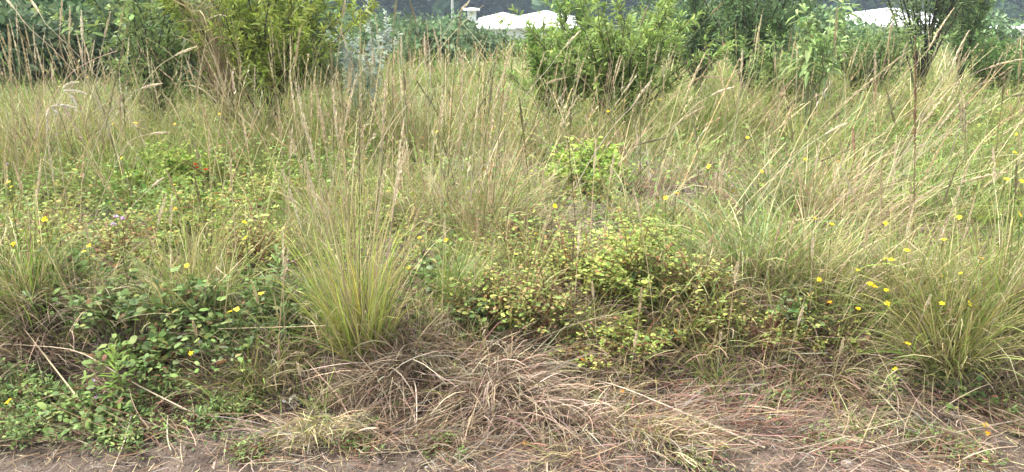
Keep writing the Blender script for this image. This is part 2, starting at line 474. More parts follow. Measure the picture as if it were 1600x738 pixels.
# ================================================================== SHRUBS AND TREES
def woody(name, label, cat, base, height, spread, n_stems, twigs, leaves_per, leafL, leafW, leafcol, stemcol, start=0.35, tiltmax=0.55, widest=0.4,
          droop=0.2, stemr=0.012, group=None, angle=0.9, whorl=False, cvar=0.2, flop=0.35, twigL=0.32, shape='fan', flat=0.0, lean=(0, 0), single=False):
    """stems that fan from the base, twigs on their upper parts, leaves along the twigs"""
    base = np.asarray(base, float)
    root = empty(name, base)
    tag(root, label, cat, group)
    ms, ml = MB(), MB()
    LP, LD, LC, LL = [], [], [], []
    for s in range(n_stems):
        az = 2 * pi * (s + rng.random()) / n_stems
        h = height * rng.uniform(0.7, 1.0)
        rad = spread * rng.uniform(0.25, 1.0)
        K = 9
        t = np.linspace(0, 1, K)
        path = np.stack([np.cos(az) * rad * t ** 1.25, np.sin(az) * rad * t ** 1.25, h * (t - 0.16 * t ** 2 * (rad / max(spread, .01))) / (1 - 0.08)], 1)
        path[:, 0] += lean[0] * t; path[:, 1] += lean[1] * t
        path[1:] += rng.normal(0, 0.02 * height ** 0.5, (K - 1, 3)) * t[1:, None]
        path[:, :2] += rng.normal(0, 0.02, 2) * (1 - t[:, None])
        r = stemr * rng.uniform(0.7, 1.1) * (1 - 0.8 * t)
        sc = vary(stemcol, 1, 0.15)[0]
        tube(ms, path, r, sc, 5)
        nt = max(3, int(twigs * rng.uniform(0.8, 1.2)))
        for q in range(nt):
            f = start + (1 - start) * (q + rng.random()) / nt
            i = min(int(f * (K - 1)), K - 2); g = f * (K - 1) - i
            p0 = path[i] * (1 - g) + path[i + 1] * g
            dirn = path[i + 1] - path[i]; dirn /= np.linalg.norm(dirn)
            a2 = rng.uniform(0, 2 * pi)
            out = np.array([cos(a2), sin(a2), rng.uniform(-0.1, 0.5)])
            d = dirn * cos(angle) + out * sin(angle); d /= np.linalg.norm(d)
            if q >= nt - 1: d = dirn; p0 = path[-1]
            ln = twigL * rng.uniform(0.5, 1.15) * (1.15 - 0.5 * f)
            tt = np.linspace(0, 1, 4)[:, None]
            tp = p0 + d * ln * tt + np.array([0, 0, 0.18 * ln]) * tt ** 2
            tube(ms, tp, stemr * 0.26 * (1 - 0.6 * tt[:, 0]), sc * 1.15, 3)
            n = max(3, int(leaves_per * rng.uniform(0.7, 1.2)))
            lt = np.sort(rng.random(n)) ** (0.6 if whorl else 0.9)
            lp = p0 + d * ln * lt[:, None] + np.array([0, 0, 0.18 * ln]) * lt[:, None] ** 2
            ga = np.arange(n) * 2.399 + a2
            side = np.cross(d, [0.3, 0.2, 1]); side /= np.linalg.norm(side) + 1e-9
            up2 = np.cross(side, d)
            radial = np.cos(ga)[:, None] * side + np.sin(ga)[:, None] * up2
            k = (0.95 - 0.55 * lt)[:, None]
            LD.append(d * (1 - k * 0.75) + radial * k + rng.normal(0, flop * 0.4, (n, 3)))
            LP.append(lp)
            tone = rng.normal(0, 0.13)
            new = lt[:, None] ** 2
            cc = vary(leafcol, n, cvar, 0.06) * np.exp(tone)
            LC.append(cc * (1 + 0.35 * new * np.array([1.15, 1.0, 0.6])))
            LL.append(leafL * rng.uniform(0.6, 1.15, n) * (1.1 - 0.35 * lt))
    LP, LD, LC, LL = np.concatenate(LP), np.concatenate(LD), np.concatenate(LC), np.concatenate(LL)
    U = np.array([0, 0, 1.0])[None] + rng.normal(0, 0.45, (len(LP), 3))
    if single:
        for k in range(len(LP)):
            m1 = MB(); leaves(m1, LP[k:k + 1], LD[k:k + 1], U[k:k + 1], LL[k:k + 1], leafW / leafL * LL[k:k + 1], np.clip(LC[k:k + 1], 0.003, 0.8), widest, droop); m1.obj('leaf', 'leaf', root)
    else:
        leaves(ml, LP, LD, U, LL, leafW / leafL * LL, np.clip(LC, 0.003, 0.8), widest, droop)
    ms.obj('trunk' if cat == 'tree' else 'stems_woody', 'stem', root)
    if not single: tag(ml.obj('crown', 'leaf', root), kind='stuff')
    return root

def gpt(px, D):
    x = at(px, 200, D)[0]
    return np.array([x, D, float(ground(x, D)) - 0.02])

BARK = (0.07, 0.055, 0.045)
woody('willow_leaved_bush', 'tall yellow-green willow-leaved bush with dark stems beside the silvery sapling', 'bush', gpt(428, 6.9), 1.72, 1.0, 22, 20, 22, 0.105, 0.020, (0.22, 0.275, 0.06), BARK, start=0.3, whorl=True, twigL=0.34)
woody('broadleaf_bush', 'grey-green broad-leaved bush behind the sheaf of dead stems', 'bush', gpt(250, 7.6), 1.7, 0.85, 17, 14, 14, 0.10, 0.034, (0.175, 0.24, 0.085), BARK, start=0.1)
woody('willow_leaved_bush', 'smaller yellow-green bush between the sheaf and the tall willow-leaved bush', 'bush', gpt(352, 7.9), 1.7, 0.6, 10, 12, 14, 0.09, 0.02, (0.20, 0.26, 0.065), BARK, start=0.25, whorl=True)
woody('silvery_sapling', 'pale silvery blue-green sapling beside the willow-leaved bush', 'sapling', gpt(570, 6.9), 1.12, 0.32, 9, 15, 16, 0.058, 0.026, (0.44, 0.51, 0.45), (0.2, 0.19, 0.15), start=0.2, twigL=0.19, stemr=0.005)
woody('bright_bush', 'bright green bush with upright leafy shoots before the white hipped roof', 'bush', gpt(965, 7.4), 1.22, 1.0, 36, 13, 22, 0.10, 0.023, (0.19, 0.265, 0.075), BARK, start=0.12, whorl=True, twigL=0.27, angle=0.6)
woody('bright_bush', 'low outer shoots of green bush under the tall bright bush', 'bush', gpt(868, 7.5), 0.92, 0.6, 20, 10, 18, 0.095, 0.021, (0.15, 0.235, 0.06), BARK, start=0.25, whorl=True, twigL=0.24, angle=0.6)
woody('bright_bush', 'single tall green shoot clump beside the white hipped roof', 'bush', gpt(893, 8.6), 1.5, 0.22, 8, 13, 20, 0.095, 0.02, (0.15, 0.24, 0.06), BARK, start=0.3, whorl=True, twigL=0.22, angle=0.6)
woody('fine_leaved_thicket', 'tall blue-green fine-leaved thicket rising out of view', 'thicket', gpt(1165, 10.2), 2.3, 1.15, 26, 18, 26, 0.10, 0.021, (0.145, 0.225, 0.10), BARK, start=0.12, twigL=0.45)
woody('fine_leaved_thicket', 'duller fine-leaved thicket between the bright bush and the blue-green thicket', 'thicket', gpt(1085, 11.5), 2.1, 0.9, 20, 16, 24, 0.10, 0.021, (0.13, 0.205, 0.095), BARK, start=0.12, twigL=0.45)
woody('broadleaf_sapling', 'broad-leaved pale green sapling before the blue-green thicket', 'sapling', gpt(1262, 6.8), 1.42, 0.24, 4, 7, 8, 0.15, 0.042, (0.23, 0.32, 0.13), (0.12, 0.13, 0.07), start=0.55, twigL=0.18, droop=0.45, single=True)
woody('dark_stemmed_tree', 'slender tree with dark forked stems and fine grey-green leaves', 'tree', gpt(1428, 11.2), 2.75, 1.2, 20, 20, 17, 0.095, 0.021, (0.165, 0.23, 0.10), (0.05, 0.042, 0.04), start=0.30, twigL=0.45, stemr=0.017)
woody('flat_roof_bush', 'mid-green leafy bush below the flat white roof', 'bush', gpt(1545, 11.0), 0.72, 0.85, 26, 13, 20, 0.10, 0.026, (0.15, 0.245, 0.08), BARK, start=0.15, twigL=0.3)
woody('flat_roof_bush', 'taller grey-green bush beside the dark-stemmed tree', 'bush', gpt(1488, 12.4), 2.0, 0.5, 16, 15, 20, 0.10, 0.022, (0.155, 0.225, 0.095), BARK, start=0.25, twigL=0.34)
woody('understory_bush', 'low grey-green bush at the foot of the dark-stemmed tree', 'bush', gpt(1345, 10.4), 0.95, 1.0, 22, 13, 20, 0.095, 0.022, (0.165, 0.235, 0.085), BARK, start=0.12, twigL=0.3)
woody('understory_bush', 'low bush before the broad-leaved sapling and thicket', 'bush', gpt(1225, 8.8), 0.85, 0.75, 18, 12, 18, 0.095, 0.023, (0.17, 0.245, 0.08), BARK, start=0.12, twigL=0.26)

def dense_tree(name, label, cat, base, height, rad, n, lf, colr, group=None):
    base = np.asarray(base, float)
    root = empty(name, base); tag(root, label, cat, group)
    ms, ml = MB(), MB()
    tube(ms, [(0, 0, 0), (0.03, 0, height * 0.4), (0, 0.05, height * 0.85)], [rad * 0.09, rad * 0.06, rad * 0.02], BARK, 6)
    cl = 46
    cu = rng.normal(size=(cl, 3)); cu /= np.linalg.norm(cu, axis=1)[:, None]
    cen = cu * rad * rng.uniform(0.35, 0.88, (cl, 1)) * np.array([1, 1, 0.5 * height / rad]) + [0, 0, height * 0.52]
    for c_ in cen[:18]:
        tube(ms, [(0, 0, height * 0.25), c_ * 0.6 + np.array([0, 0, height * 0.1]), c_], [rad * 0.03, rad * 0.02, rad * 0.006], BARK, 4)
    ci = rng.integers(0, cl, n)
    P = cen[ci] + rng.normal(0, rad * 0.17, (n, 3))
    P[:, 2] = np.maximum(P[:, 2], 0.05)
    D = rng.normal(size=(n, 3)) + (P - [0, 0, height * .5]) / rad * 0.8
    tone = np.exp(rng.normal(0, 0.22, cl))[ci][:, None]
    c = vary(colr, n, 0.2, 0.06) * tone
    L = rng.uniform(0.6, 1.3, n) * lf
    leaves(ml, P, D, rng.normal(size=(n, 3)), L, L * 0.5, c, 0.45, 0.1)
    ms.obj('trunk', 'stem', root); tag(ml.obj('crown', 'leaf', root), kind='stuff')
    return root

dense_tree('round_tree', 'dark green round tree behind the dry grass at the picture corner', 'tree', gpt(75, 15), 2.6, 1.5, 7000, 0.10, (0.10, 0.175, 0.075))
dense_tree('round_tree', 'second dark tree between the corner tree and broad-leaved bush', 'tree', gpt(190, 17), 2.5, 1.1, 5000, 0.09, (0.10, 0.17, 0.075))
for px, D, top, r, lab in ((640, 26, 38, 1.3, 'dull rounded shrub beyond the silvery sapling'), (765, 26, 58, 1.0, 'dark rounded shrub under the white hipped roof'),
                         (708, 29, 24, 1.2, 'dull rounded shrub beside the utility pole'), (832, 24, 66, 0.7, 'low dark shrub hiding the house wall'),
                         (600, 19, 30, 1.0, 'soft grey-green shrub between the silvery sapling and the pole'), (670, 17, 46, .8, 'low soft shrub behind the tall dry grass'), (735, 20, 50, .8, 'low soft shrub before the pale hut'), (1055, 17, 10, 1.0, 'soft green shrub behind the far side of the bright bush'), (1230, 16, 0, .9, 'tall soft shrub behind the broad-leaved sapling'), (1310, 18, 44, .9, 'low soft shrub before the long white roof'), (160, 13, -5, .9, 'soft green shrub between the round trees'), (20, 12, 0, .9, 'soft green shrub in the picture corner'), (330, 11, -10, .8, 'soft green shrub behind the sheaf'), (490, 12, -5, .7, 'soft green shrub behind the willow-leaved bush and sapling'), (535, 24, 14, 1.3, 'dark shrub behind the willow-leaved bush'), (1005, 26, 2, 1.3, 'dark tree behind the bright green bush'),
                         (1285, 22, 20, 1.2, 'dark shrub behind the broad-leaved sapling'), (1505, 24, 10, 1.2, 'dim shrub before the flat white roof'),
                         (1390, 24, 62, 1.3, 'dim shrub behind the dark-stemmed tree'), (1590, 26, 66, 1.2, 'hazy shrub at the foot of the flat roof'),
                         (1110, 24, -5, 1.3, 'dark shrub behind the blue-green thicket'), (400, 22, -10, 1.5, 'dark tree behind the smaller yellow-green bush')):
    g_ = gpt(px, D)
    dense_tree('background_shrub', lab, 'shrub', g_, (at(px, top, D)[2] - g_[2]) / 1.02, r, 2500, 0.135, np.array((0.125, 0.185, 0.09)) * random.uniform(0.8, 1.2), 'dark shrubs behind the meadow')  # leaf green paled to imitate distance haze, which the thin air barely gives

# ================================================================== STALKS
def stalk_geo(path, r0, r1, head, sc, hc, head_r, n_sp):
    """one stem and, along the last part of it, the spikelets of the seed head"""
    ms, mh = MB(), MB()
    K = len(path)
    t = np.linspace(0, 1, K)
    tube(ms, path, r0 * (1 - t) + r1 * t, sc, 4)
    if head > 0:
        s = 1 - head * (1 - rng.random(n_sp) ** 0.85)
        s = np.clip(s, 0, 0.999)
        i = np.minimum((s * (K - 1)).astype(int), K - 2); g = (s * (K - 1) - i)[:, None]
        p = path[i] * (1 - g) + path[i + 1] * g
        d = path[i + 1] - path[i]; d /= np.linalg.norm(d, axis=1)[:, None]
        q = rng.normal(size=(n_sp, 3)); q -= (q * d).sum(1)[:, None] * d; q /= np.linalg.norm(q, axis=1)[:, None]
        f = (s - (1 - head)) / head
        prof = np.sin(np.clip(f, 0.04, 1) ** 0.6 * pi * 0.93 + 0.12)
        D = d + q * 0.35
        L = head_r * 3.0 * rng.uniform(0.7, 1.3, n_sp) * (0.45 + 0.55 * prof)
        leaves(mh, p + q * head_r * 0.35 * prof[:, None], D, q, L, L * 0.26, vary(hc, n_sp, 0.16, 0.05), 0.4, 0.0)
    return ms, mh

def bez(P, k=12):
    P = [np.asarray(p, float) for p in P]
    t = np.linspace(0, 1, k)[:, None]
    if len(P) == 3:
        return P[0] * (1 - t) ** 2 + 2 * P[1] * t * (1 - t) + P[2] * t ** 2
    return P[0] * (1 - t) ** 3 + 3 * P[1] * t * (1 - t) ** 2 + 3 * P[2] * t ** 2 * (1 - t) + P[3] * t ** 3

STYLE = {  # stem colour, head colour, words
    'p': ((0.46, 0.39, 0.25), (0.60, 0.52, 0.36), 'pale straw grass stalk'),
    't': ((0.38, 0.31, 0.18), (0.46, 0.38, 0.23), 'tan grass stalk'),
    'd': ((0.15, 0.145, 0.06), (0.20, 0.18, 0.095), 'dark olive grass stalk'),
    'b': ((0.20, 0.11, 0.07), (0.24, 0.15, 0.09), 'red-brown grass stalk'),
}
STALKS = [
    (92, 70, 97, -5, 5.0, 't', .6), (108, 75, 109, 10, 5.2, 't', .7), (129, 110, 127, 17, 4.6, 'p', .5), (157, 245, 203, 30, 4.2, 'd', .75), (75, 132, 28, 45, 4.8, 'd', .5),
    (40, 40, 5, -5, 4.7, 'p', .5), (72, 40, 45, -4, 5.2, 'p', .6), (110, 115, 183, 80, 4.8, 'p', 0), (243, 108, 307, 73, 5.2, 'p', .5), (190, 150, 252, 131, 4.6, 'p', .5),
    (205, 218, 263, 207, 4.4, 'p', .5), (22, 110, 12, 40, 5.2, 't', .6), (150, 120, 172, 20, 5.6, 't', .4),
    (533, 50, 540, -5, 5.0, 't', .6), (563, 300, 563, 20, 3.7, 't', .9), (613, 60, 620, -5, 5.4, 'd', .6), (710, 112, 721, 13, 4.4, 'd', .7), (762, 187, 773, 97, 4.6, 'd', .9),
    (780, 142, 797, 77, 4.9, 't', .9), (752, 162, 770, 100, 4.7, 'd', .5), (657, 205, 680, 140, 4.8, 'd', .6), (713, 232, 763, 147, 4.6, 'd', .5), (597, 240, 526, 158, 4.6, 'd', .4),
    (512, 225, 490, 128, 4.6, 't', .8), (637, 205, 631, 107, 4.8, 'd', .6), (697, 118, 677, 45, 5.4, 'p', .7), (760, 82, 725, 40, 5.4, 'p', 0), (720, 40, 756, 8, 5.4, 'p', 0),
    (664, 92, 663, 52, 5.6, 'p', 1.), (633, 168, 693, 133, 4.9, 'p', 0), (660, 80, 640, 0, 5.2, 'd', .5), (690, 60, 733, 2, 5.4, 'p', .3), (627, 95, 627, 58, 5.6, 'p', .9),
    (822, 246, 811, 152, 4.4, 'd', .6), (890, 246, 892, 163, 4.4, 'd', .5), (857, 108, 907, 48, 5.4, 'p', .5), (1060, 182, 1103, 82, 4.6, 't', .8), (987, 168, 1018, 126, 4.8, 'p', .9),
    (1087, 164, 1148, 136, 4.8, 'p', .6), (1033, 215, 1101, 167, 4.5, 't', .7), (973, 236, 1041, 216, 4.3, 'd', .7), (1092, 246, 1081, 178, 4.4, 'd', .9), (1177, 104, 1190, 25, 5.4, 't', .7),
    (1158, 125, 1160, 78, 5.6, 'p', .9), (850, 120, 812, 205, 4.6, 'p', 0), (905, 118, 855, 130, 5.0, 't', .5), (1165, 133, 1100, 120, 5.0, 't', .4),
    (1303, 82, 1308, 12, 5.2, 't', .9), (1385, 86, 1396, 26, 5.4, 't', .9), (1448, 84, 1490, 14, 5.0, 't', .95), (1482, 116, 1514, 48, 5.0, 'p', .9), (1240, 246, 1421, 79, 4.3, 't', .6),
    (1406, 110, 1418, 66, 5.4, 'd', .9), (1426, 400, 1430, 56, 3.9, 'b', .5), (1367, 128, 1367, 82, 5.4, 'p', 1.), (1280, 196, 1296, 115, 4.8, 'd', .6), (1410, 246, 1380, 122, 4.5, 'd', .6),
    (1353, 235, 1409, 153, 4.5, 'd', .5), (1490, 131, 1606, 92, 4.6, 't', .6), (1553, 164, 1606, 146, 4.5, 'd', .5), (1510, 232, 1496, 153, 4.5, 'd', .7), (1507, 250, 1508, 176, 4.5, 'd', .5),
    (1336, 242, 1332, 197, 4.3, 'b', .9), (1237, 248, 1323, 193, 4.3, 'p', .4), (1383, 448, 1312, 256, 3.6, 'p', .3), (1200, 362, 1271, 340, 3.9, 't', .8), (1380, 332, 1578, 268, 4.0, 't', .4),
    (1376, 406, 1377, 248, 3.8, 't', .5), (1205, 397, 1344, 413, 3.7, 'p', .3), (1293, 492, 1252, 390, 3.5, 'b', .3), (0, 486, 110, 393, 3.4, 'p', 0), (200, 376, 328, 407, 3.7, 'p', .3),
    (197, 333, 254, 279, 3.9, 'p', .3), (1160, 460, 1210, 380, 3.5, 't', .4), (880, 380, 862, 310, 3.9, 't', 0), (870, 375, 895, 310, 3.9, 'p', 0), (628, 420, 664, 300, 3.6, 't', .8),
    (598, 390, 640, 235, 3.6, 't', .7), (1590, 130, 1598, 55, 5.0, 't', .9), (1560, 200, 1572, 110, 4.6, 'd', .6), (1225, 120, 1238, 45, 5.4, 'd', .5), (1080, 60, 1130, 4, 6.0, 'd', .4),
    (985, 90, 1012, 10, 5.8, 'd', .4), (455, 150, 470, 40, 5.0, 't', .6), (60, 260, 58, 150, 4.2, 't', .7), (55, 330, 64, 250, 4.0, 't', .9), (20, 180, 14, 60, 4.6, 't', .6),
]

def add_stalk(x0, y0, x1, y1, D, st, head, label=None):
    P0, P1 = at(x0, y0, D), at(x1, y1, D + rng.uniform(-0.1, 0.25))
    v = P1 - P0
    h = P0[2] - float(ground(P0[0], D))
    lean = v[0] / max(abs(v[2]), 0.05)
    lean = float(np.clip(lean, -0.8, 0.8))
    bx = P0[0] - lean * h * 0.75
    B = np.array([bx, D + rng.uniform(-0.05, 0.1), float(ground(bx, D)) - 0.02])
    c1 = B + np.array([0.15 * (P0[0] - bx), 0, 0.55 * h])
    up = bez([B, c1 * 0.5 + P0 * 0.5 if h > 0.1 else B, P0], 8)
    bend = np.array([0, 0, -0.03 * abs(lean)])
    hi = bez([P0, P0 + v * 0.5 + np.array([-v[0] * 0.05, 0, abs(v[0]) * 0.08]) , P1], 12)
    path = np.concatenate([up[:-1], hi])
    # even spacing
    seg = np.linalg.norm(np.diff(path, axis=0), axis=1); s = np.concatenate([[0], np.cumsum(seg)])
    T = np.linspace(0, s[-1], 18)
    path = np.stack([np.interp(T, s, path[:, k]) for k in range(3)], 1)
    sc, hc, what = STYLE[st]
    frac = head * np.linalg.norm(v) / s[-1]
    root = empty('grass_stalk', B)
    th = 0.0024 * (D / 4.4) ** 0.5
    ms, mh = stalk_geo(path - B, th * 1.25, th * 0.6, frac, vary(sc, 1, 0.1)[0], np.array(hc) * rng.uniform(0.88, 1.12), 0.0070 * (D / 4.4) ** 0.5, int(50 + 320 * frac))
    ms.obj('stem', 'straw', root)
    if frac > 0: mh.obj('seed_head', 'straw', root)
    tag(root, label, 'grass stalk', 'tall stalks standing out of the meadow grass')
    if not label:
        lw = 'slanting ' if abs(lean) > 0.45 else ('upright ' if abs(lean) < 0.15 else '')
        pool(root, lw + STYLE[st][2] + (' with head' if head else ''), (x0 + x1) / 2, (y0 + y1) / 2)
for s in STALKS: add_stalk(*s)

# stems lying on the ground
def fallen(pts, r, c, label, lifts=None, taper=0.5, name='fallen_stalk'):
    P = []
    for i, (px, py) in enumerate(pts):
        q = on_ground(px, py, 0.03 if lifts is None else lifts[i])
        P.append(q)
    P = np.array(P)
    t0 = np.linspace(0, 1, len(P)); T = np.linspace(0, 1, 14)
    path = np.stack([np.interp(T, t0, P[:, k]) for k in range(3)], 1)
    path[1:-1] = (path[:-2] + path[1:-1] * 2 + path[2:]) / 4
    B = path[0].copy()
    mb = MB(); tube(mb, path - B, r * (taper + (1 - taper) * T), c, 5)
    o = mb.obj(name, 'straw'); o.location = B
    tag(o, label, 'grass stalk', 'dry stalks fallen along the bank')
fallen([(870, 583), (960, 600), (1080, 650), (1195, 700)], 0.005, (0.48, 0.40, 0.30), 'long pale fallen stalk slanting down across the pink thatch', [.07, .10, .07, .02], 0.35)
fallen([(33, 508), (85, 575), (137, 642)], 0.004, (0.50, 0.41, 0.25), 'straw stalk slanting down before the trailing weeds', [.18, .14, .06])
fallen([(0, 537), (120, 545), (210, 600), (320, 655)], 0.0035, (0.48, 0.39, 0.27), 'long bowed straw stalk crossing the trailing weeds', [.16, .2, .12, .05])
fallen([(340, 514), (450, 511), (577, 507)], 0.0035, (0.55, 0.46, 0.28), 'level straw stalk lying against the golden-green tussock', [.12, .16, .2])
fallen([(555, 549), (590, 590), (620, 660)], 0.003, (0.52, 0.43, 0.3), 'short straw stalk hanging from the tussock to the rosette', [.2, .12, .02])
fallen([(475, 560), (530, 620), (560, 680)], 0.0038, (0.40, 0.28, 0.2), 'brown stalk lying down the bank before the tussock', [.1, .08, .02])
fallen([(175, 736), (195, 690), (205, 650)], 0.0035, (0.5, 0.42, 0.33), 'short bleached stalk on the dirt below the trailing weeds', [.01, .04, .08])
fallen([(1240, 665), (1320, 700), (1420, 738)], 0.003, (0.42, 0.35, 0.28), 'thin grey stalk on the dirt below the pale-leaved herb', [.03, .03, .02])
fallen([(1300, 736), (1370, 700), (1600, 655)], 0.003, (0.40, 0.32, 0.25), 'thin bowed stalk on the dirt by the stones', [.02, .05, .05])
fallen([(1010, 480), (900, 505), (805, 545)], 0.003, (0.45, 0.38, 0.25), 'thin straw stalk under the yellow-green low shrub', [.2, .15, .1])

# bent grass with white drooping heads
def bent_grass():
    D = 4.1
    B = at(42, 262, D); B = np.array([B[0] - 0.05, D, float(ground(B[0], D))])
    root = empty('bent_grass_plant', B)
    for pts, c in (([(50, 246), (66, 200), (78, 168)], (.42, .38, .12)), ([(70, 260), (74, 215), (76, 172)], (.5, .43, .3)), ([(84, 170), (100, 140), (118, 132)], (.5, .43, .3))):
        Q = [at(a, b_, D) for a, b_ in pts]
        low = np.array([Q[0][0] - 0.02, D, float(ground(Q[0][0], D))])
        path = np.concatenate([[low], bez(Q, 8)]) - B
        mb = MB(); tube(mb, path, 0.0022, c, 4); mb.obj('stem', 'straw', root)
    for pts in ([(78, 168), (95, 158), (122, 174)], [(80, 168), (96, 162), (118, 168)], [(78, 168), (72, 178), (74, 205)], [(96, 140), (108, 128), (122, 129)], [(98, 142), (115, 140), (133, 146)], [(104, 145), (116, 152), (120, 168)], [(80, 167), (86, 172), (90, 178)]):
        Q = [at(a, b_, D) for a, b_ in pts]
        path = bez(Q, 10) - B
        _, mh = stalk_geo(path, .001, .001, 0.98, (.5, .43, .3), (.66, .60, .47), 0.006, 110)
        mh.obj('seed_head', 'straw', root)
    tag(root, 'bent dry grass with drooping whitish seed heads on a yellow stem', 'grass')
bent_grass()

# the leaning sheaf of dead stems by the willow-leaved bush
def sheaf():
    D = 6.4
    B = at(372, 185, D); B[2] = float(ground(B[0], D))
    root = empty('dead_stem_sheaf', B)
    tag(root, 'leaning sheaf of dead brown stems and leaves against the willow-leaved bush', 'dead plant')
    mb = MB()
    n = 85
    for k in range(n):
        tx = rng.normal(316, 16); ty = rng.uniform(-25, 70)
        T = at(tx, ty, D + rng.normal(0, 0.1))
        p = bez([B + rng.normal(0, 0.035, 3) * [1, 1, 0], (B + T) / 2 + rng.normal(0, 0.03, 3) + [0.04, 0, 0.05], T], 7) - B
        tube(mb, p, 0.0035 * (1 - 0.6 * np.linspace(0, 1, 7)), mixcol([TAN, BROWN, OLIVE, STRAW], [4, 4, 2, 1], 1)[0], 3)
    tag(mb.obj('stems', 'straw', root), kind='stuff')
    for a, b_, c_, d_ in ((366, 178, 321, 62), (361, 172, 319, 86), (350, 150, 330, 70)):
        p = bez([at(a, b_, D - .15), at((a + c_) / 2 + 3, (b_ + d_) / 2, D - .15), at(c_, d_, D - .15)], 10) - B
        _, mh = stalk_geo(p, .001, .001, 0.97, STRAW, (.62, .54, .36), 0.008, 160); mh.obj('pale_seed_head', 'straw', root)
    mb = MB(); n = 150
    P = np.array([0, 0, 0.1])[None] + rng.random((n, 1)) * (at(312, 20, D) - B)[None] + rng.normal(0, 0.07, (n, 3))
    blades(mb, P, rng.uniform(0, 6.3, n), rng.uniform(0.2, 1.4, n), rng.uniform(.6, 1.6, n), rng.uniform(.15, .4, n), rng.uniform(.006, .012, n), 4, mixcol([TAN, BROWN, STRAW, OLIVE], [4, 3, 2, 2], n), mixcol([TAN, STRAW], [2, 1], n))
    tag(mb.obj('dead_leaves', 'straw', root), kind='stuff')
sheaf()

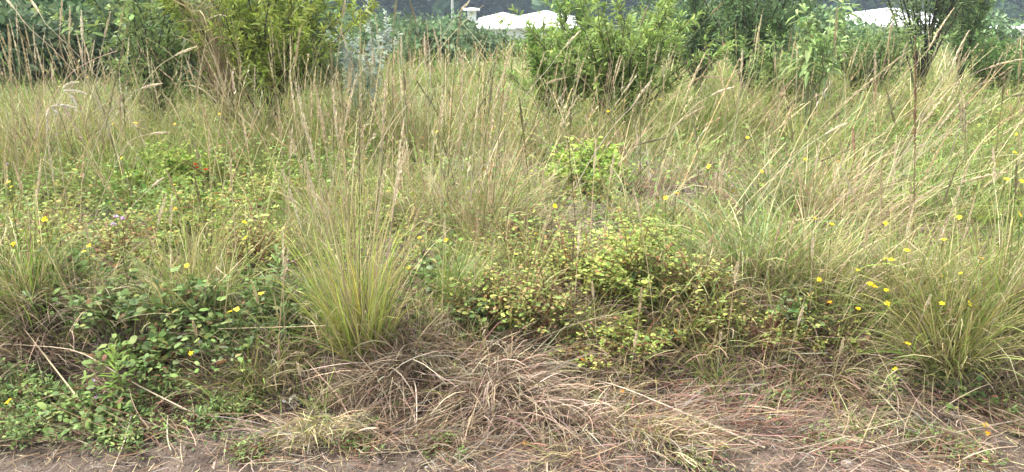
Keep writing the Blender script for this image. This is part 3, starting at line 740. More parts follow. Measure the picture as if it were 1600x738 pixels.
# ================================================================== TUSSOCKS
def tussock(label, px, py, n, H, rad, live, dry, mixw, width=0.0035, spread=0.55, curl=0.9, skirt=0, skirtL=0.3, name='grass_tussock', stalks=0, stalkH=0.9, lean=0.0, skirt_cols=None, D=None, droop=1.0, group='tussocks of bunch grass', lop=1.0):
    """px, py: the base's pixel on the ground"""
    B = on_ground(px, py) if D is None else gpt(px, D)
    B[2] = float(ground(B[0], B[1]))
    root = empty(name, B)
    tag(root, label, 'grass tussock', group)
    nl = int(n * mixw); nd = n - nl
    subc = rng.normal(0, rad * .55, (5, 2)) * lop; subw = rng.dirichlet(np.ones(5) * 2); subl = rng.normal(0, .22, (5, 2)) * lop; subh = np.exp(rng.normal(0, .22, 5)); subt = rng.normal(0, .3, 5)
    for nm, k, cols, lens, mat in (('green_blades', nl, live, 1.0, 'grass'), ('dry_blades', nd, dry, 0.95, 'straw')):
        if k < 3: continue
        mb = MB()
        a = rng.uniform(0, 2 * pi, k); q = np.sqrt(rng.random(k))
        P = np.stack([rad * q * np.cos(a), rad * q * np.sin(a), np.zeros(k)], 1)
        si = rng.choice(5, k, p=subw)
        P[:, :2] = P[:, :2] * .55 + subc[si]
        a = a + subt[si]
        P[:, 2] = ground(P[:, 0] + B[0], P[:, 1] + B[1]) - B[2] - 0.01
        az = a + rng.normal(0, 0.7, k)
        tl = np.abs(rng.normal(0, 1, k)) * spread * 0.45 + q * spread * 0.5
        # a common lean
        hx = np.sin(tl) * np.cos(az) + lean + subl[si, 0]; hy = np.sin(tl) * np.sin(az) + subl[si, 1]
        az = np.arctan2(hy, hx); tl = np.arctan2(np.hypot(hx, hy), np.cos(tl))
        L = H * lens * rng.uniform(0.35, 1.2, k) * subh[si]
        cb = mixcol(cols[0], cols[1], k); 
        ct = cb * np.exp(rng.normal(0.08, 0.15, (k, 1)))
        tipdry = rng.random(k)[:, None] < 0.3
        ct = np.where(tipdry, ct * 0.45 + np.array(STRAW) * 0.55, ct)
        wd = width * rng.uniform(0.45, 1.55, k); cu = np.abs(rng.normal(curl * 0.7, curl * 0.5, k))
        kn = rng.random(k) < .16
        for sel, pw, ad in ((~kn, 1.4, 0), (kn, 5.0, 1.5)):
            if sel.sum(): blades(mb, P[sel], az[sel], tl[sel], cu[sel] + ad, L[sel], wd[sel], 6 if ad else 5, cb[sel], ct[sel], sway=0.8, clamp=B, power=pw)
        tag(mb.obj(nm, mat, root), kind='stuff')
    if skirt:
        mb = MB(); k = int(skirt * 1.3)
        ns = 7
        sub = rng.normal(0, 1, (ns, 2)) * [rad * 1.25, rad * 0.7]; sa = -pi / 2 + np.arctan2(sub[:, 0], rad) * 0.8 * 1.0 + rng.normal(0, 0.35, ns)
        si = rng.integers(0, ns, k)
        P = np.stack([sub[si, 0] + rng.normal(0, rad * .4, k), sub[si, 1] + rng.normal(0, rad * .4, k), rng.uniform(0.01, 0.06, k)], 1)
        a = np.where(rng.random(k) < .78, sa[si] + rng.normal(0, .5, k), rng.uniform(0, 2 * pi, k))
        P[:, 2] += ground(P[:, 0] + B[0], P[:, 1] + B[1]) - B[2]
        cc = mixcol(*(skirt_cols or ([(0.42, 0.35, 0.23), (0.28, 0.22, 0.135), (0.26, 0.18, 0.13), (0.27, 0.215, 0.15), (0.15, 0.105, 0.07)], [3, 4, 2.5, 4, 4])), k)
        blades(mb, P, a, rng.uniform(0.3, 1.2, k), rng.uniform(0.5, 1.6, k) * droop, 0.8 * skirtL * rng.uniform(0.3, 1.15, k), 0.9 * width * rng.uniform(0.45, 1.4, k), 5, cc, cc * np.exp(rng.normal(0.05, 0.1, (k, 1))), sway=1.2, clamp=B, power=1.0)
        tag(mb.obj('dead_skirt', 'straw', root), kind='stuff')
    for s in range(stalks):
        a = rng.uniform(0, 2 * pi); r_ = rad * rng.random()
        p0 = np.array([r_ * cos(a), r_ * sin(a), 0.0]); h = stalkH * rng.uniform(0.7, 1.1)
        ti = rng.uniform(0.02, 0.28); out = np.array([cos(a), sin(a), 0]) * h * ti + np.array([lean * h * 0.8, 0, 0])
        path = bez([p0, p0 + [0, 0, h * 0.55] + out * 0.35, p0 + [0, 0, h] + out], 10)
        st = STYLE[random.choice('pptttd')]
        ms, mh = stalk_geo(path, 0.0018, 0.001, rng.uniform(0.2, 0.32), vary(st[0], 1, .1)[0], np.array(st[1]) * rng.uniform(.9, 1.15), 0.0055, 90)
        so = ms.obj('stalk', 'straw', root); mh.obj('seed_head', 'straw', so)
    return root

GOLD = ([(0.24, 0.31, 0.055), (0.33, 0.33, 0.075), (0.27, 0.27, 0.08), (0.16, 0.25, 0.045)], [3, 3, 2, 1.5])
OLIV = ([(0.22, 0.225, 0.065), (0.14, 0.215, 0.045), (0.27, 0.28, 0.09), LIME], [4, 2, 3, 1.5])
FRESH = ([GREEN, (0.13, 0.21, 0.06), BLUEG], [3, 3, 3])
DRY = ([STRAW, TAN, (0.30, 0.27, 0.13), BROWN], [4, 4, 3, 1])
DEADW = ([(0.42, 0.35, 0.25), (0.30, 0.205, 0.15), (0.27, 0.21, 0.145), (0.25, 0.205, 0.15), (0.54, 0.44, 0.31), (0.15, 0.105, 0.07)], [4, 5, 4, 2, 3, 3])

tussock('large golden-green tussock with tall tan stalks on the bank edge', 562, 560, 780, 0.50, 0.12, GOLD, DRY, 0.72, 0.0036, 0.38, 0.65, 240, 0.26, stalks=20, stalkH=1.12, lop=.55)
tussock('pale straw mound of dead drooping blades by the dirt', 748, 625, 240, 0.26, 0.14, OLIV, DEADW, 0.1, 0.0046, 1.0, 1.3, 1150, 0.42, skirt_cols=DEADW)
tussock('olive tussock with splaying blades at the bank edge by the stones', 1478, 572, 900, 0.46, 0.16, OLIV, DRY, 0.72, 0.0036, 0.62, 0.9, 380, 0.34, stalks=5, stalkH=0.75, lean=0.15)
tussock('broad-bladed green grass clump behind the rusty bush', 1150, 430, 520, 0.46, 0.16, ([(0.15, 0.225, 0.08), (0.19, 0.26, 0.11), (0.15, 0.235, 0.05), LIME], [3, 3, 3, 1]), DRY, 0.7, 0.0052, 0.7, 1.1, 160, 0.3, lean=0.12)
tussock('broad-bladed green grass clump touching the yellow-green low shrub', 1080, 450, 300, 0.36, 0.12, ([(0.15, 0.225, 0.08), (0.19, 0.26, 0.11), (0.15, 0.235, 0.05), LIME], [3, 3, 3, 1]), DRY, 0.7, 0.005, 0.7, 1.2, 100, 0.3)
tussock('bright green tussock at the picture edge above the straw', 22, 520, 520, 0.42, 0.12, ([LIME, GREEN, OLIVE], [3, 3, 2]), DRY, 0.8, 0.005, 0.5, 0.8, 420, 0.42, stalks=3, stalkH=0.8)
tussock('small fine green tuft right of the golden-green tussock', 728, 480, 420, 0.30, 0.09, ([GREEN, LIME, (0.13, 0.22, 0.06)], [3, 2, 3]), DRY, 0.85, 0.0028, 0.4, 0.5, 60, 0.2)
tussock('tall brown tussock behind the small fine green tuft', 680, 375, 620, 0.52, 0.32, OLIV, ([TAN, BROWN, STRAW, OLIVE], [4, 3, 3, 2]), 0.35, 0.0034, 0.55, 0.8, 260, 0.35, stalks=14, stalkH=0.95)
tussock('tawny leaning tussock with a drooping brown base', 765, 372, 500, 0.44, 0.22, OLIV, ([TAN, BROWN, STRAW, PINK], [3, 3, 3, 2]), 0.4, 0.0034, 0.7, 1.2, 420, 0.4, stalks=4, stalkH=0.85, lean=0.25)
tussock('straw-green tussock between the bramble and golden-green tussock', 450, 400, 400, 0.38, 0.28, OLIV, DRY, 0.55, 0.0034, 0.5, 0.8, 160, 0.3, stalks=8, stalkH=0.85)
tussock('yellowing tussock just behind the golden-green tussock', 500, 355, 360, 0.40, 0.26, GOLD, DRY, 0.5, 0.0034, 0.5, 0.8, 120, 0.3, stalks=8, stalkH=0.95)
tussock('dry fallen-over reddish tussock beyond the broad-bladed clump', 1330, 360, 760, 0.5, 0.22, OLIV, ([TAN, PINK, BROWN, STRAW], [3, 3, 2, 3]), 0.25, 0.0034, 0.9, 1.1, 300, 0.4, stalks=4, stalkH=0.9, lean=0.5)
tussock('olive tussock full of daisies behind the bank-edge tussock', 1400, 500, 700, 0.44, 0.18, OLIV, DRY, 0.7, 0.0034, 0.5, 0.8, 160, 0.3, stalks=5, stalkH=0.75, lean=0.12)
tussock('straw-tipped tussock above the rusty little bush', 1260, 440, 620, 0.42, 0.18, OLIV, DRY, 0.5, 0.0034, 0.6, 0.9, 200, 0.32, stalks=3, stalkH=0.7, lean=0.2)
tussock('grassy tussock at the far picture edge beside the stones', 1570, 500, 620, 0.46, 0.16, OLIV, DRY, 0.62, 0.0034, 0.55, 0.9, 220, 0.32, stalks=4, stalkH=0.8, lean=0.15)
tussock('small olive tuft in the dead grass before the golden tussock', 480, 690, 170, 0.11, 0.06, OLIV, DEADW, 0.5, 0.003, 0.9, 1.1, 320, 0.16, skirt_cols=([TAN, STRAW, OLIVE, GREY], [3, 3, 3, 2]))
tussock('low straw tuft hugging the bank below the daisies', 1330, 600, 200, 0.2, 0.08, OLIV, DRY, 0.5, 0.0032, 0.8, 1.0, 420, 0.26)
tussock('short mixed straw tuft on the pink thatch by the dirt', 1000, 690, 240, 0.16, 0.10, OLIV, DEADW, 0.4, 0.003, 1.1, 1.0, 520, 0.18, skirt_cols=([PINK, TAN, STRAW, GREY, OLIVE], [3, 3, 2, 2, 2]))
tussock('dead pinkish tuft spreading beside the straw mound', 865, 660, 120, 0.16, 0.09, OLIV, DEADW, 0.15, 0.0034, 1.1, 1.1, 420, 0.28, skirt_cols=DEADW)
tussock('ragged straw tuft between the bramble and the white fluff', 400, 600, 240, 0.2, 0.1, OLIV, DEADW, 0.45, 0.0034, 0.9, 1.0, 300, 0.22)
tussock('dead tuft slumped below the golden-green tussock', 610, 600, 120, 0.18, 0.08, OLIV, DEADW, 0.2, 0.0034, 1.0, 1.0, 460, 0.26)
tussock('straw tuft draping over the bank behind the trailing weeds', 60, 570, 160, 0.24, 0.1, OLIV, DEADW, 0.3, 0.0038, 0.9, 1.0, 620, 0.4)
tussock('straw tuft flopped over the rosy thatch below the low shrub', 880, 575, 220, 0.22, 0.12, OLIV, ([TAN, STRAW, PINK], [3, 3, 2]), 0.5, 0.0034, 0.9, 1.0, 360, 0.28)
tussock('brown overhanging tuft above the dark hollow', 1060, 560, 200, 0.22, 0.12, OLIV, ([TAN, STRAW, PINK], [3, 3, 2]), 0.4, 0.0036, 0.9, 1.0, 420, 0.28, skirt_cols=([RUST, TAN, PINK, STRAW, BROWN], [2, 4, 3, 2, 3]))
for px, py, H_, lab in ((800, 480, .32, 'thin green tuft growing through the rust-flecked shrub'), (885, 545, .26, 'thin straw-green tuft between rusty shrub and pink thatch'), (1060, 500, .30, 'thin green tuft rising beside the dark hollow'),
                     (1190, 505, .30, 'thin olive tuft between the broad-bladed clump and rusty little bush'), (1130, 545, .28, 'thin straw-green tuft below the rusty bush with red twigs'), (960, 560, .24, 'thin olive tuft among the low yellow-green sprigs'), (1290, 520, .34, 'thin green tuft right of the rusty little bush'), (840, 440, .36, 'thin straw tuft behind the rust-flecked shrub'), (915, 430, .34, 'thin olive tuft behind the yellow-green low shrub'), (250, 470, .36, 'thin green grass rising through the dark bramble'),
                     (345, 500, .34, 'thin green grass rising at the bramble side of the tussock'), (160, 540, .3, 'thin straw-green grass behind the trailing weeds'), (400, 560, .26, 'thin olive grass before the leafy green clump'),
                     (90, 490, .36, 'thin green grass between bramble sprawl and edge tussock'), (690, 540, .28, 'thin olive grass beside the golden-green tussock'), (330, 420, .36, 'thin green grass behind the dark bramble')):
    tussock(lab, px, py, 190, H_, 0.15, OLIV, DRY, .68, .0034, .55, .8, 0, .2, stalks=2, stalkH=H_ * 1.9, name='grass_tuft', group='thin tufts between the low shrubs')
for px, py, H_, lab in ((360, 610, .17, 'short olive tuft below the bramble beside the dirt'), (440, 585, .2, 'short green tuft left of the golden-green tussock base'), (505, 640, .14, 'short straw-green tuft above the small olive tuft'),
                     (1215, 600, .2, 'short green tuft below the rusty little bush'), (1290, 625, .17, 'short olive tuft beside the pale-leaved herbs'), (1400, 600, .2, 'short green tuft under the lone bank daisy'),
                     (1530, 610, .22, 'short green tuft before the bank-edge tussock'), (1590, 600, .24, 'short green tuft at the picture edge by the dirt'), (1120, 600, .17, 'short straw-green tuft in the dark hollow'),
                     (960, 620, .14, 'short straw-green tuft on the pink thatch'), (1350, 690, .12, 'tiny olive tuft on the dirt below the herbs'), (700, 590, .18, 'short olive tuft beside the straw mound crest')):
    tussock(lab, px, py, 150, H_, 0.08, OLIV, DRY, .6, .0032, .7, .9, 0, .2, stalks=1, stalkH=H_ * 2.0, name='grass_tuft', group='short tufts along the bank edge')
tussock('small green tuft in the bramble shade', 140, 480, 140, 0.2, 0.05, FRESH, DRY, 0.9, 0.006, 0.5, 0.8)
tussock('leafy green grass clump before the golden-green tussock', 455, 510, 260, 0.24, 0.12, FRESH, DRY, 0.85, 0.006, 0.8, 1.0, 120, 0.2)
tussock('bright green grass clump under the bright bush', 1035, 180, 420, 0.45, 0.25, ([GREEN, LIME], [3, 2]), DRY, 0.9, 0.006, 0.55, 0.8, D=6.9)
tussock('bright green grass clump at the foot of the silvery sapling', 575, 210, 360, 0.45, 0.2, ([GREEN, LIME], [3, 2]), DRY, 0.85, 0.006, 0.55, 0.8, D=6.3)
tussock('green grass clump beyond the bent white-headed grass', 190, 210, 420, 0.5, 0.25, ([GREEN, LIME, OLIVE], [3, 2, 2]), DRY, 0.8, 0.005, 0.6, 0.9, D=5.0)
tussock('green grass clump below the sheaf of dead stems', 300, 215, 420, 0.5, 0.25, ([GREEN, LIME, OLIVE], [3, 2, 2]), DRY, 0.8, 0.005, 0.6, 0.9, D=5.6)
tussock('green grass clump right of the reddish fallen grass', 1240, 300, 420, 0.42, 0.2, FRESH, DRY, 0.8, 0.006, 0.6, 0.9, D=4.5, lean=0.2)
tussock('tall straw tussock at the foot of the blue-green thicket', 1150, 160, 500, 0.55, 0.25, OLIV, DRY, 0.4, 0.005, 0.4, 0.7, D=8.0, stalks=8, stalkH=1.1)
tussock('tall straw tussock before the dark-stemmed tree', 1400, 150, 400, 0.48, 0.25, OLIV, DRY, 0.6, 0.005, 0.4, 0.7, D=8.4, stalks=6, stalkH=0.95)
tussock('tall straw tussock crowding the silvery sapling', 615, 160, 480, 0.62, 0.25, OLIV, DRY, 0.45, 0.0045, 0.4, 0.7, D=6.4, stalks=12, stalkH=1.15)
tussock('grey-brown dead tussock before the dark round tree', 60, 120, 620, 0.8, 0.3, OLIV, ([TAN, BROWN, STRAW, GREY], [3, 2, 3, 3]), 0.15, 0.0045, 0.55, 0.9, D=5.9, stalks=10, stalkH=1.05)
tussock('brown dead tussock beside the broad-leaved bush', 130, 130, 520, 0.7, 0.28, OLIV, ([TAN, BROWN, STRAW, GREY], [3, 2, 3, 3]), 0.2, 0.0045, 0.6, 0.9, D=6.1, stalks=8, stalkH=0.95)

for px, D, H_, mw, lab in ((15, 5.3, .9, .4, 'tall dry grass in the picture corner'), (105, 5.5, .85, .4, 'tall dry grass before the dark round tree'), (160, 6.6, .95, .4, 'tall dry grass below the soft green shrub'), (200, 6.2, .8, .5, 'tall mixed grass between corner grass and broad-leaved bush'), (330, 5.8, .7, .5, 'tall mixed grass just before the sheaf'), (435, 5.9, .85, .3, 'tall dry grass screening the willow-leaved stems'), (560, 6.0, .7, .5, 'tall grass screening the silvery sapling'), (890, 6.4, .7, .5, 'tall mixed grass before the bush shoots'), (1000, 6.4, .7, .5, 'tall mixed grass before the middle of the bright bush'), (1260, 6.2, .7, .5, 'tall grass hiding the foot of the broad-leaved sapling'), (1430, 8.6, .8, .5, 'tall grass hiding the foot of the dark-stemmed tree'), (1560, 8.4, .7, .5, 'tall pale grass before the low leafy bush'), (235, 6.3, .75, .5, 'tall mixed grass before the broad-leaved bush'), (290, 5.9, .7, .6, 'tall green grass at the foot of the sheaf'), (400, 6.1, .75, .35, 'tall straw grass before the willow-leaved bush'),
                       (470, 6.0, .8, .4, 'tall straw grass right of the willow-leaved bush'), (520, 6.2, .75, .5, 'tall mixed grass between willow-leaved bush and silvery sapling'), (850, 6.4, .7, .4, 'tall straw grass before the low outer shoots'),
                       (930, 6.5, .62, .4, 'tall straw grass before the bright green bush'), (1090, 6.6, .66, .4, 'tall straw grass at the far side of the bright bush'), (1220, 7.4, .75, .4, 'tall straw grass before the broad-leaved sapling'),
                       (1320, 8.0, .75, .5, 'tall pale grass before the low grey-green bush'), (1500, 8.2, .75, .5, 'tall pale grass before the flat roof bush'), (740, 7.4, .8, .4, 'tall straw grass below the white hipped roof'), (690, 6.6, .85, .3, 'tall dry grass beneath the utility pole')):
    tussock(lab, px, 0, 260, H_ * .95, 0.34, OLIV, DRY, min(mw + .3, .85), 0.0042, 0.55, 0.9, D=D, stalks=6, stalkH=H_ * 1.25, name='tall_grass_tussock', group='tall grass before the shrubs', lean=.12 if px > 800 else 0)

# ================================================================== LOW SHRUBS, BRAMBLES, HERBS
def low_shrub(label, px, py, W_, H_, n, lL, lW, cols, stemc, name='low_shrub', cat='shrub', twigs=70, D=None, widest=0.45, upright=0.4, group=None, hole=0.0):
    B = on_ground(px, py) if D is None else gpt(px, D)
    B[2] = float(ground(B[0], B[1])) - 0.01
    root = empty(name, B); tag(root, label, cat, group)
    ms, ml = MB(), MB()
    tips = []
    for k in range(twigs):
        a = rng.uniform(0, 2 * pi); q = np.sqrt(rng.random())
        T = np.array([W_ / 2 * q * cos(a), W_ / 2 * q * sin(a), H_ * (0.45 + 0.55 * rng.random()) * np.sqrt(max(1 - 0.75 * q * q, 0.1))])
        T[2] *= rng.uniform(0.75, 1.15)
        s = rng.normal(0, W_ * 0.07, 3) * [1, 1, 0]
        path = bez([s, s * 0.4 + np.array([T[0] * 0.35, T[1] * 0.35, T[2] * 0.75]) + rng.normal(0, .015, 3), T], 7)
        tube(ms, path, np.linspace(0.0032, 0.001, 7), vary(stemc, 1, 0.2)[0], 3)
        tips.append(path)
    tips = np.array(tips)
    i = rng.integers(0, twigs, n); t = 1 - (1 - hole) * rng.random(n) ** 1.3 * 0.75
    j = np.minimum((t * 6).astype(int), 5); g = (t * 6 - j)[:, None]
    P = tips[i, j] * (1 - g) + tips[i, j + 1] * g + rng.normal(0, 0.014, (n, 3))
    P[:, 2] = np.maximum(P[:, 2], 0.01)
    D_ = rng.normal(size=(n, 3)); D_[:, 2] = np.abs(D_[:, 2]) * upright
    tone = np.exp(rng.normal(0, 0.16, twigs))[i][:, None]
    c = np.clip(mixcol(*cols, n, 0.17, 0.07) * tone, .003, .8)
    L = lL * np.clip(np.exp(rng.normal(-.1, .32, n)), .4, 1.6)
    leaves(ml, P, D_, np.array([0, 0, 1.0])[None] + rng.normal(0, 0.5, (n, 3)), L, L * lW / lL, c, widest, 0.15)
    ms.obj('stems_woody', 'stem', root); tag(ml.obj('foliage', 'leaf', root), kind='stuff')
    return root

YG = ([(0.36, 0.40, 0.10), (0.28, 0.345, 0.085), (0.42, 0.41, 0.13), (0.30, 0.16, 0.08), (0.20, 0.28, 0.08)], [4, 5, 1.5, 1.4, 3])
RUSTY = ([(0.36, 0.27, 0.11), (0.33, 0.37, 0.10), (0.27, 0.16, 0.09), (0.40, 0.38, 0.13), (0.23, 0.31, 0.09)], [2.2, 5, 1.3, 3, 5])
LIMEY = ([(0.30, 0.42, 0.08), (0.22, 0.34, 0.065), (0.38, 0.44, 0.10)], [3, 3, 1.5])
BRAM = ([(0.11, 0.175, 0.055), (0.16, 0.235, 0.075), (0.215, 0.29, 0.10), (0.18, 0.23, 0.13), (0.26, 0.27, 0.09), (0.2, 0.12, 0.06)], [3, 4, 3, 1, 1, .5])
WEED = ([(0.16, 0.23, 0.07), (0.22, 0.30, 0.095), (0.12, 0.18, 0.065), (0.17, 0.09, 0.05)], [4, 3, 2, 0.7])
RSTEM = (0.16, 0.07, 0.045)
low_shrub('yellow-green low shrub with reddening leaves over a dark hollow', 985, 476, 0.54, 0.43, 4600, 0.0185, 0.0115, YG, RSTEM)
low_shrub('lime leafy patch of rounded leaves below the bright bush', 915, 300, 0.70, 0.42, 3000, 0.032, 0.022, LIMEY, RSTEM, twigs=130)
low_shrub('rust-flecked low shrub between small green tuft and yellow-green shrub', 835, 520, 0.5, 0.32, 2200, 0.017, 0.010, RUSTY, RSTEM)
low_shrub('low yellow-green sprig mat before the yellow-green low shrub', 990, 545, 0.50, 0.20, 2400, 0.018, 0.011, YG, RSTEM)
low_shrub('rusty bush with bare red twigs under the broad-bladed clump', 1120, 515, 0.36, 0.24, 1100, 0.018, 0.010, RUSTY, RSTEM)
low_shrub('rusty little bush with yellow leaves at the bank edge', 1255, 555, 0.24, 0.25, 1300, 0.015, 0.009, RUSTY, RSTEM, twigs=40)
low_shrub('reddish twiggy shrub behind the yellow-green low shrub', 1010, 410, 0.6, 0.24, 1800, 0.018, 0.011, YG, RSTEM)
low_shrub('yellowing low shrub behind the dark bramble', 300, 388, 0.85, 0.36, 3800, 0.022, 0.013, ([(0.23, 0.31, 0.07), (0.33, 0.37, 0.08), (0.17, 0.25, 0.065), (0.28, 0.15, 0.06)], [4, 3, 4, 1]), RSTEM)
low_shrub('lime ground-cover plant before the sheaf of dead stems', 255, 300, 0.95, 0.36, 3400, 0.028, 0.018, LIMEY, RSTEM)
low_shrub('yellow-flecked low shrub left of the yellowing tussock', 410, 330, 0.7, 0.28, 2200, 0.02, 0.012, YG, RSTEM)
low_shrub('lime sprig between the golden-green and tall brown tussocks', 585, 330, 0.45, 0.26, 1300, 0.024, 0.014, LIMEY, RSTEM, D=4.7)
for lab, px, py, w, h, n, cl in (('green twiggy shrub filling the gap behind the rust-flecked shrub', 900, 450, .6, .36, 3000, YG), ('tangled rusty shrub beside the dark hollow', 1085, 480, .42, .30, 1800, RUSTY),
                             ('greenish twiggy shrub between the small tuft and rust-flecked shrub', 770, 500, .5, .30, 2400, RUSTY), ('brown-stemmed shrub behind the small fine green tuft', 800, 420, .6, .30, 2400, RUSTY),
                             ('yellow-green sprigs reaching down to the pink thatch', 920, 565, .5, .18, 2000, YG), ('twiggy rusty sprigs above the low straw tuft', 1200, 545, .26, .2, 700, RUSTY),
                             ('brown twiggy weed behind the dark bramble', 180, 420, .7, .34, 2600, RUSTY), ('brown twiggy weed before the yellow-flecked shrub', 400, 420, .5, .34, 2000, RUSTY),
                             ('greenish twiggy weed by the picture edge tussock', 70, 400, .7, .32, 2400, YG), ('small leafy sprawl between rusty bush and daisies', 1310, 545, .3, .16, 700, YG)):
    low_shrub(lab, px, py, w, h, int(n * .5), 0.019, 0.011, cl, (0.22, 0.11, 0.07), 'twiggy_shrub', 'shrub', 95, group='low twiggy shrubs in the meadow')
for lab, px, py, w, h, n in (('bramble covering the bank left of the ragged straw tuft', 350, 570, .45, .2, 520), ('bramble under the tussock by the picture edge', 40, 500, .5, .2, 480),
                             ('bramble shoots around the straw tuft at the edge', 20, 590, .4, .16, 420), ('dark bramble with toothed leaves over a shaded hollow', 300, 510, 0.50, 0.27, 800), ('grey-green bramble spreading behind the straw tuft', 190, 500, 0.55, 0.24, 800),
                             ('bramble sprawl above the tussock by the picture edge', 110, 450, 0.5, 0.26, 700), ('bramble patch left of the golden-green tussock', 425, 500, 0.34, 0.26, 420),
                             ('small bramble between the two small green tufts', 690, 455, 0.4, 0.2, 420), ('bramble shoots below the small fine green tuft', 745, 520, 0.36, 0.16, 380),
                             ('bramble leaves in shade behind the rusty little bush', 1235, 520, 0.34, 0.2, 380), ('low bramble mat under the olive tussock', 1450, 605, 0.5, 0.10, 460)):
    low_shrub(lab, px, py, w, h, int(n * .8), 0.031, 0.019, BRAM, (0.09, 0.07, 0.04), 'bramble', 'bramble', 34, upright=0.6, group='brambles along the bank')
for lab, px, py, w, h, n, l in (('trailing weeds with oval leaves below the purple flowers', 165, 660, 0.40, 0.15, 520, 0.0305), ('reddish trailing weeds right of the upright herb', 265, 630, 0.34, 0.14, 480, 0.026),
                                ('feathery weeds in the corner by the dirt', 45, 680, 0.42, 0.13, 1500, 0.022), ('trailing weeds under the fallen straw by the edge', 90, 640, 0.36, 0.14, 420, 0.027),
                                ('small weeds beside the dirt below the bramble', 330, 660, 0.3, 0.08, 700, 0.02), ('leafy weeds around the upright herb', 205, 690, 0.36, 0.10, 620, 0.024), ('dense feathery weeds beside the corner daisy', 20, 640, 0.36, 0.15, 1500, 0.022), ('small weed patch before the golden-green tussock', 525, 622, .22, .06, 260, .02), ('small weed patch between olive tuft and rosette', 560, 700, .2, .05, 220, .018), ('small weed patch on the straw mound side', 690, 700, .2, .05, 200, .018), ('small weed patch in the pink thatch', 935, 640, .24, .06, 260, .02), ('small weed patch under the dark hollow', 1110, 615, .24, .06, 260, .022), ('small weed patch beyond the fallen pale stalk', 1200, 640, .26, .07, 300, .022), ('small weed patch by the thin grey stalk', 1285, 700, .24, .06, 280, .018), ('feathery weed patch under the pale-leaved herb', 1430, 690, .3, .06, 420, .016), ('feathery weed patch near the bottom daisies', 1505, 712, .24, .05, 300, .016), ('small weed patch left of the fallen stalk tip', 1090, 722, .22, .05, 240, .018), ('small weed patch on the dirt below the bramble', 395, 708, .24, .06, 280, .018), ('green sprigs at the road edge by the stones', 1570, 660, .26, .08, 300, .022), ('fern-like weeds left of the white fluff', 375, 655, 0.2, 0.09, 520, 0.018),
                                ('oval-leaved weeds between the bramble and trailing weeds', 240, 575, 0.4, 0.18, 460, 0.0305)):
    low_shrub(lab, px, py, w * 1.15, h * 1.15, int(n * 1.6), l, l * (0.62 if l > .03 else .3), WEED, RSTEM, 'trailing_weed', 'weed', 44, upright=0.7, group='weeds trailing down the bank')

def herb(label, px, py, H_, n, lL, lW, c, name='leafy_herb', rosette=False, D=None, tilt=0.9):
    B = on_ground(px, py); B[2] = float(ground(B[0], B[1])) - 0.005
    root = empty(name, B); tag(root, label, 'herb')
    if not rosette:
        mb = MB(); tube(mb, bez([(0, 0, 0), (0.01, 0, H_ * .5), (0.0, 0.01, H_)], 6), np.linspace(0.004, 0.002, 6), (0.2, 0.22, 0.08), 5); mb.obj('stem', 'leaf', root)
    t = np.linspace(0.12, 1, n)
    for k in range(n):
        a = k * 2.399 + rng.normal(0, .2)
        el = (0.15 + 0.3 * rng.random()) if rosette else (-0.1 + 1.25 * t[k] ** 2)
        d = np.array([[cos(a) * cos(el), sin(a) * cos(el), sin(el)]])
        L = np.array([lL * rng.uniform(0.75, 1.15) * (1.15 - 0.55 * t[k] if not rosette else 1 - 0.5 * t[k])])
        mb = MB(); leaves(mb, np.array([[0, 0, 0.01 + (H_ * t[k] if not rosette else 0.04 * t[k])]]), d, np.array([[0, 0, 1.0]]), L, L * lW / lL, vary(np.array(c) * (1 + .5 * t[k] * np.array([1, .8, .2])), 1, .1), 0.5, 0.12)
        mb.obj('leaf', 'leaf', root)
herb('upright herb with a tuft of narrow yellow-green leaves', 193, 655, 0.27, 46, 0.095, 0.012, (0.14, 0.22, 0.05))
herb('fresh green leafy rosette on bare dark soil', 622, 650, 0.05, 22, 0.065, 0.022, (0.12, 0.22, 0.05), 'leafy_rosette', True)
herb('pale-leaved spreading herb above the bare dirt', 1385, 640, 0.13, 34, 0.06, 0.013, (0.20, 0.26, 0.11))
herb('small pale-leaved herb beside the spreading one', 1362, 625, 0.10, 22, 0.05, 0.012, (0.20, 0.26, 0.11))
herb('tiny green seedling below the straw mound', 722, 722, 0.04, 12, 0.04, 0.012, (0.12, 0.2, 0.06), 'seedling', True)
herb('tiny seedling beside the white fluff', 590, 672, 0.04, 12, 0.04, 0.010, (0.15, 0.22, 0.08), 'seedling', True)
herb('small grey-green herb by the brown stalk', 425, 612, 0.09, 16, 0.04, 0.014, (0.16, 0.22, 0.08))
herb('soft grey-green leafy herb left of the golden-green tussock', 438, 470, 0.22, 30, 0.075, 0.02, (0.14, 0.22, 0.09))
herb('bright green-leaved herb at the bank edge among brambles', 78, 475, 0.2, 22, 0.09, 0.026, (0.14, 0.24, 0.06))
herb('fern-leaved seedling beside the olive tuft', 515, 668, 0.05, 16, 0.05, 0.01, (0.13, 0.2, 0.06), 'seedling', True)
herb('grey oval-leaved sprig below the rusty little bush', 1235, 588, 0.06, 9, 0.035, 0.022, (0.22, 0.26, 0.19))

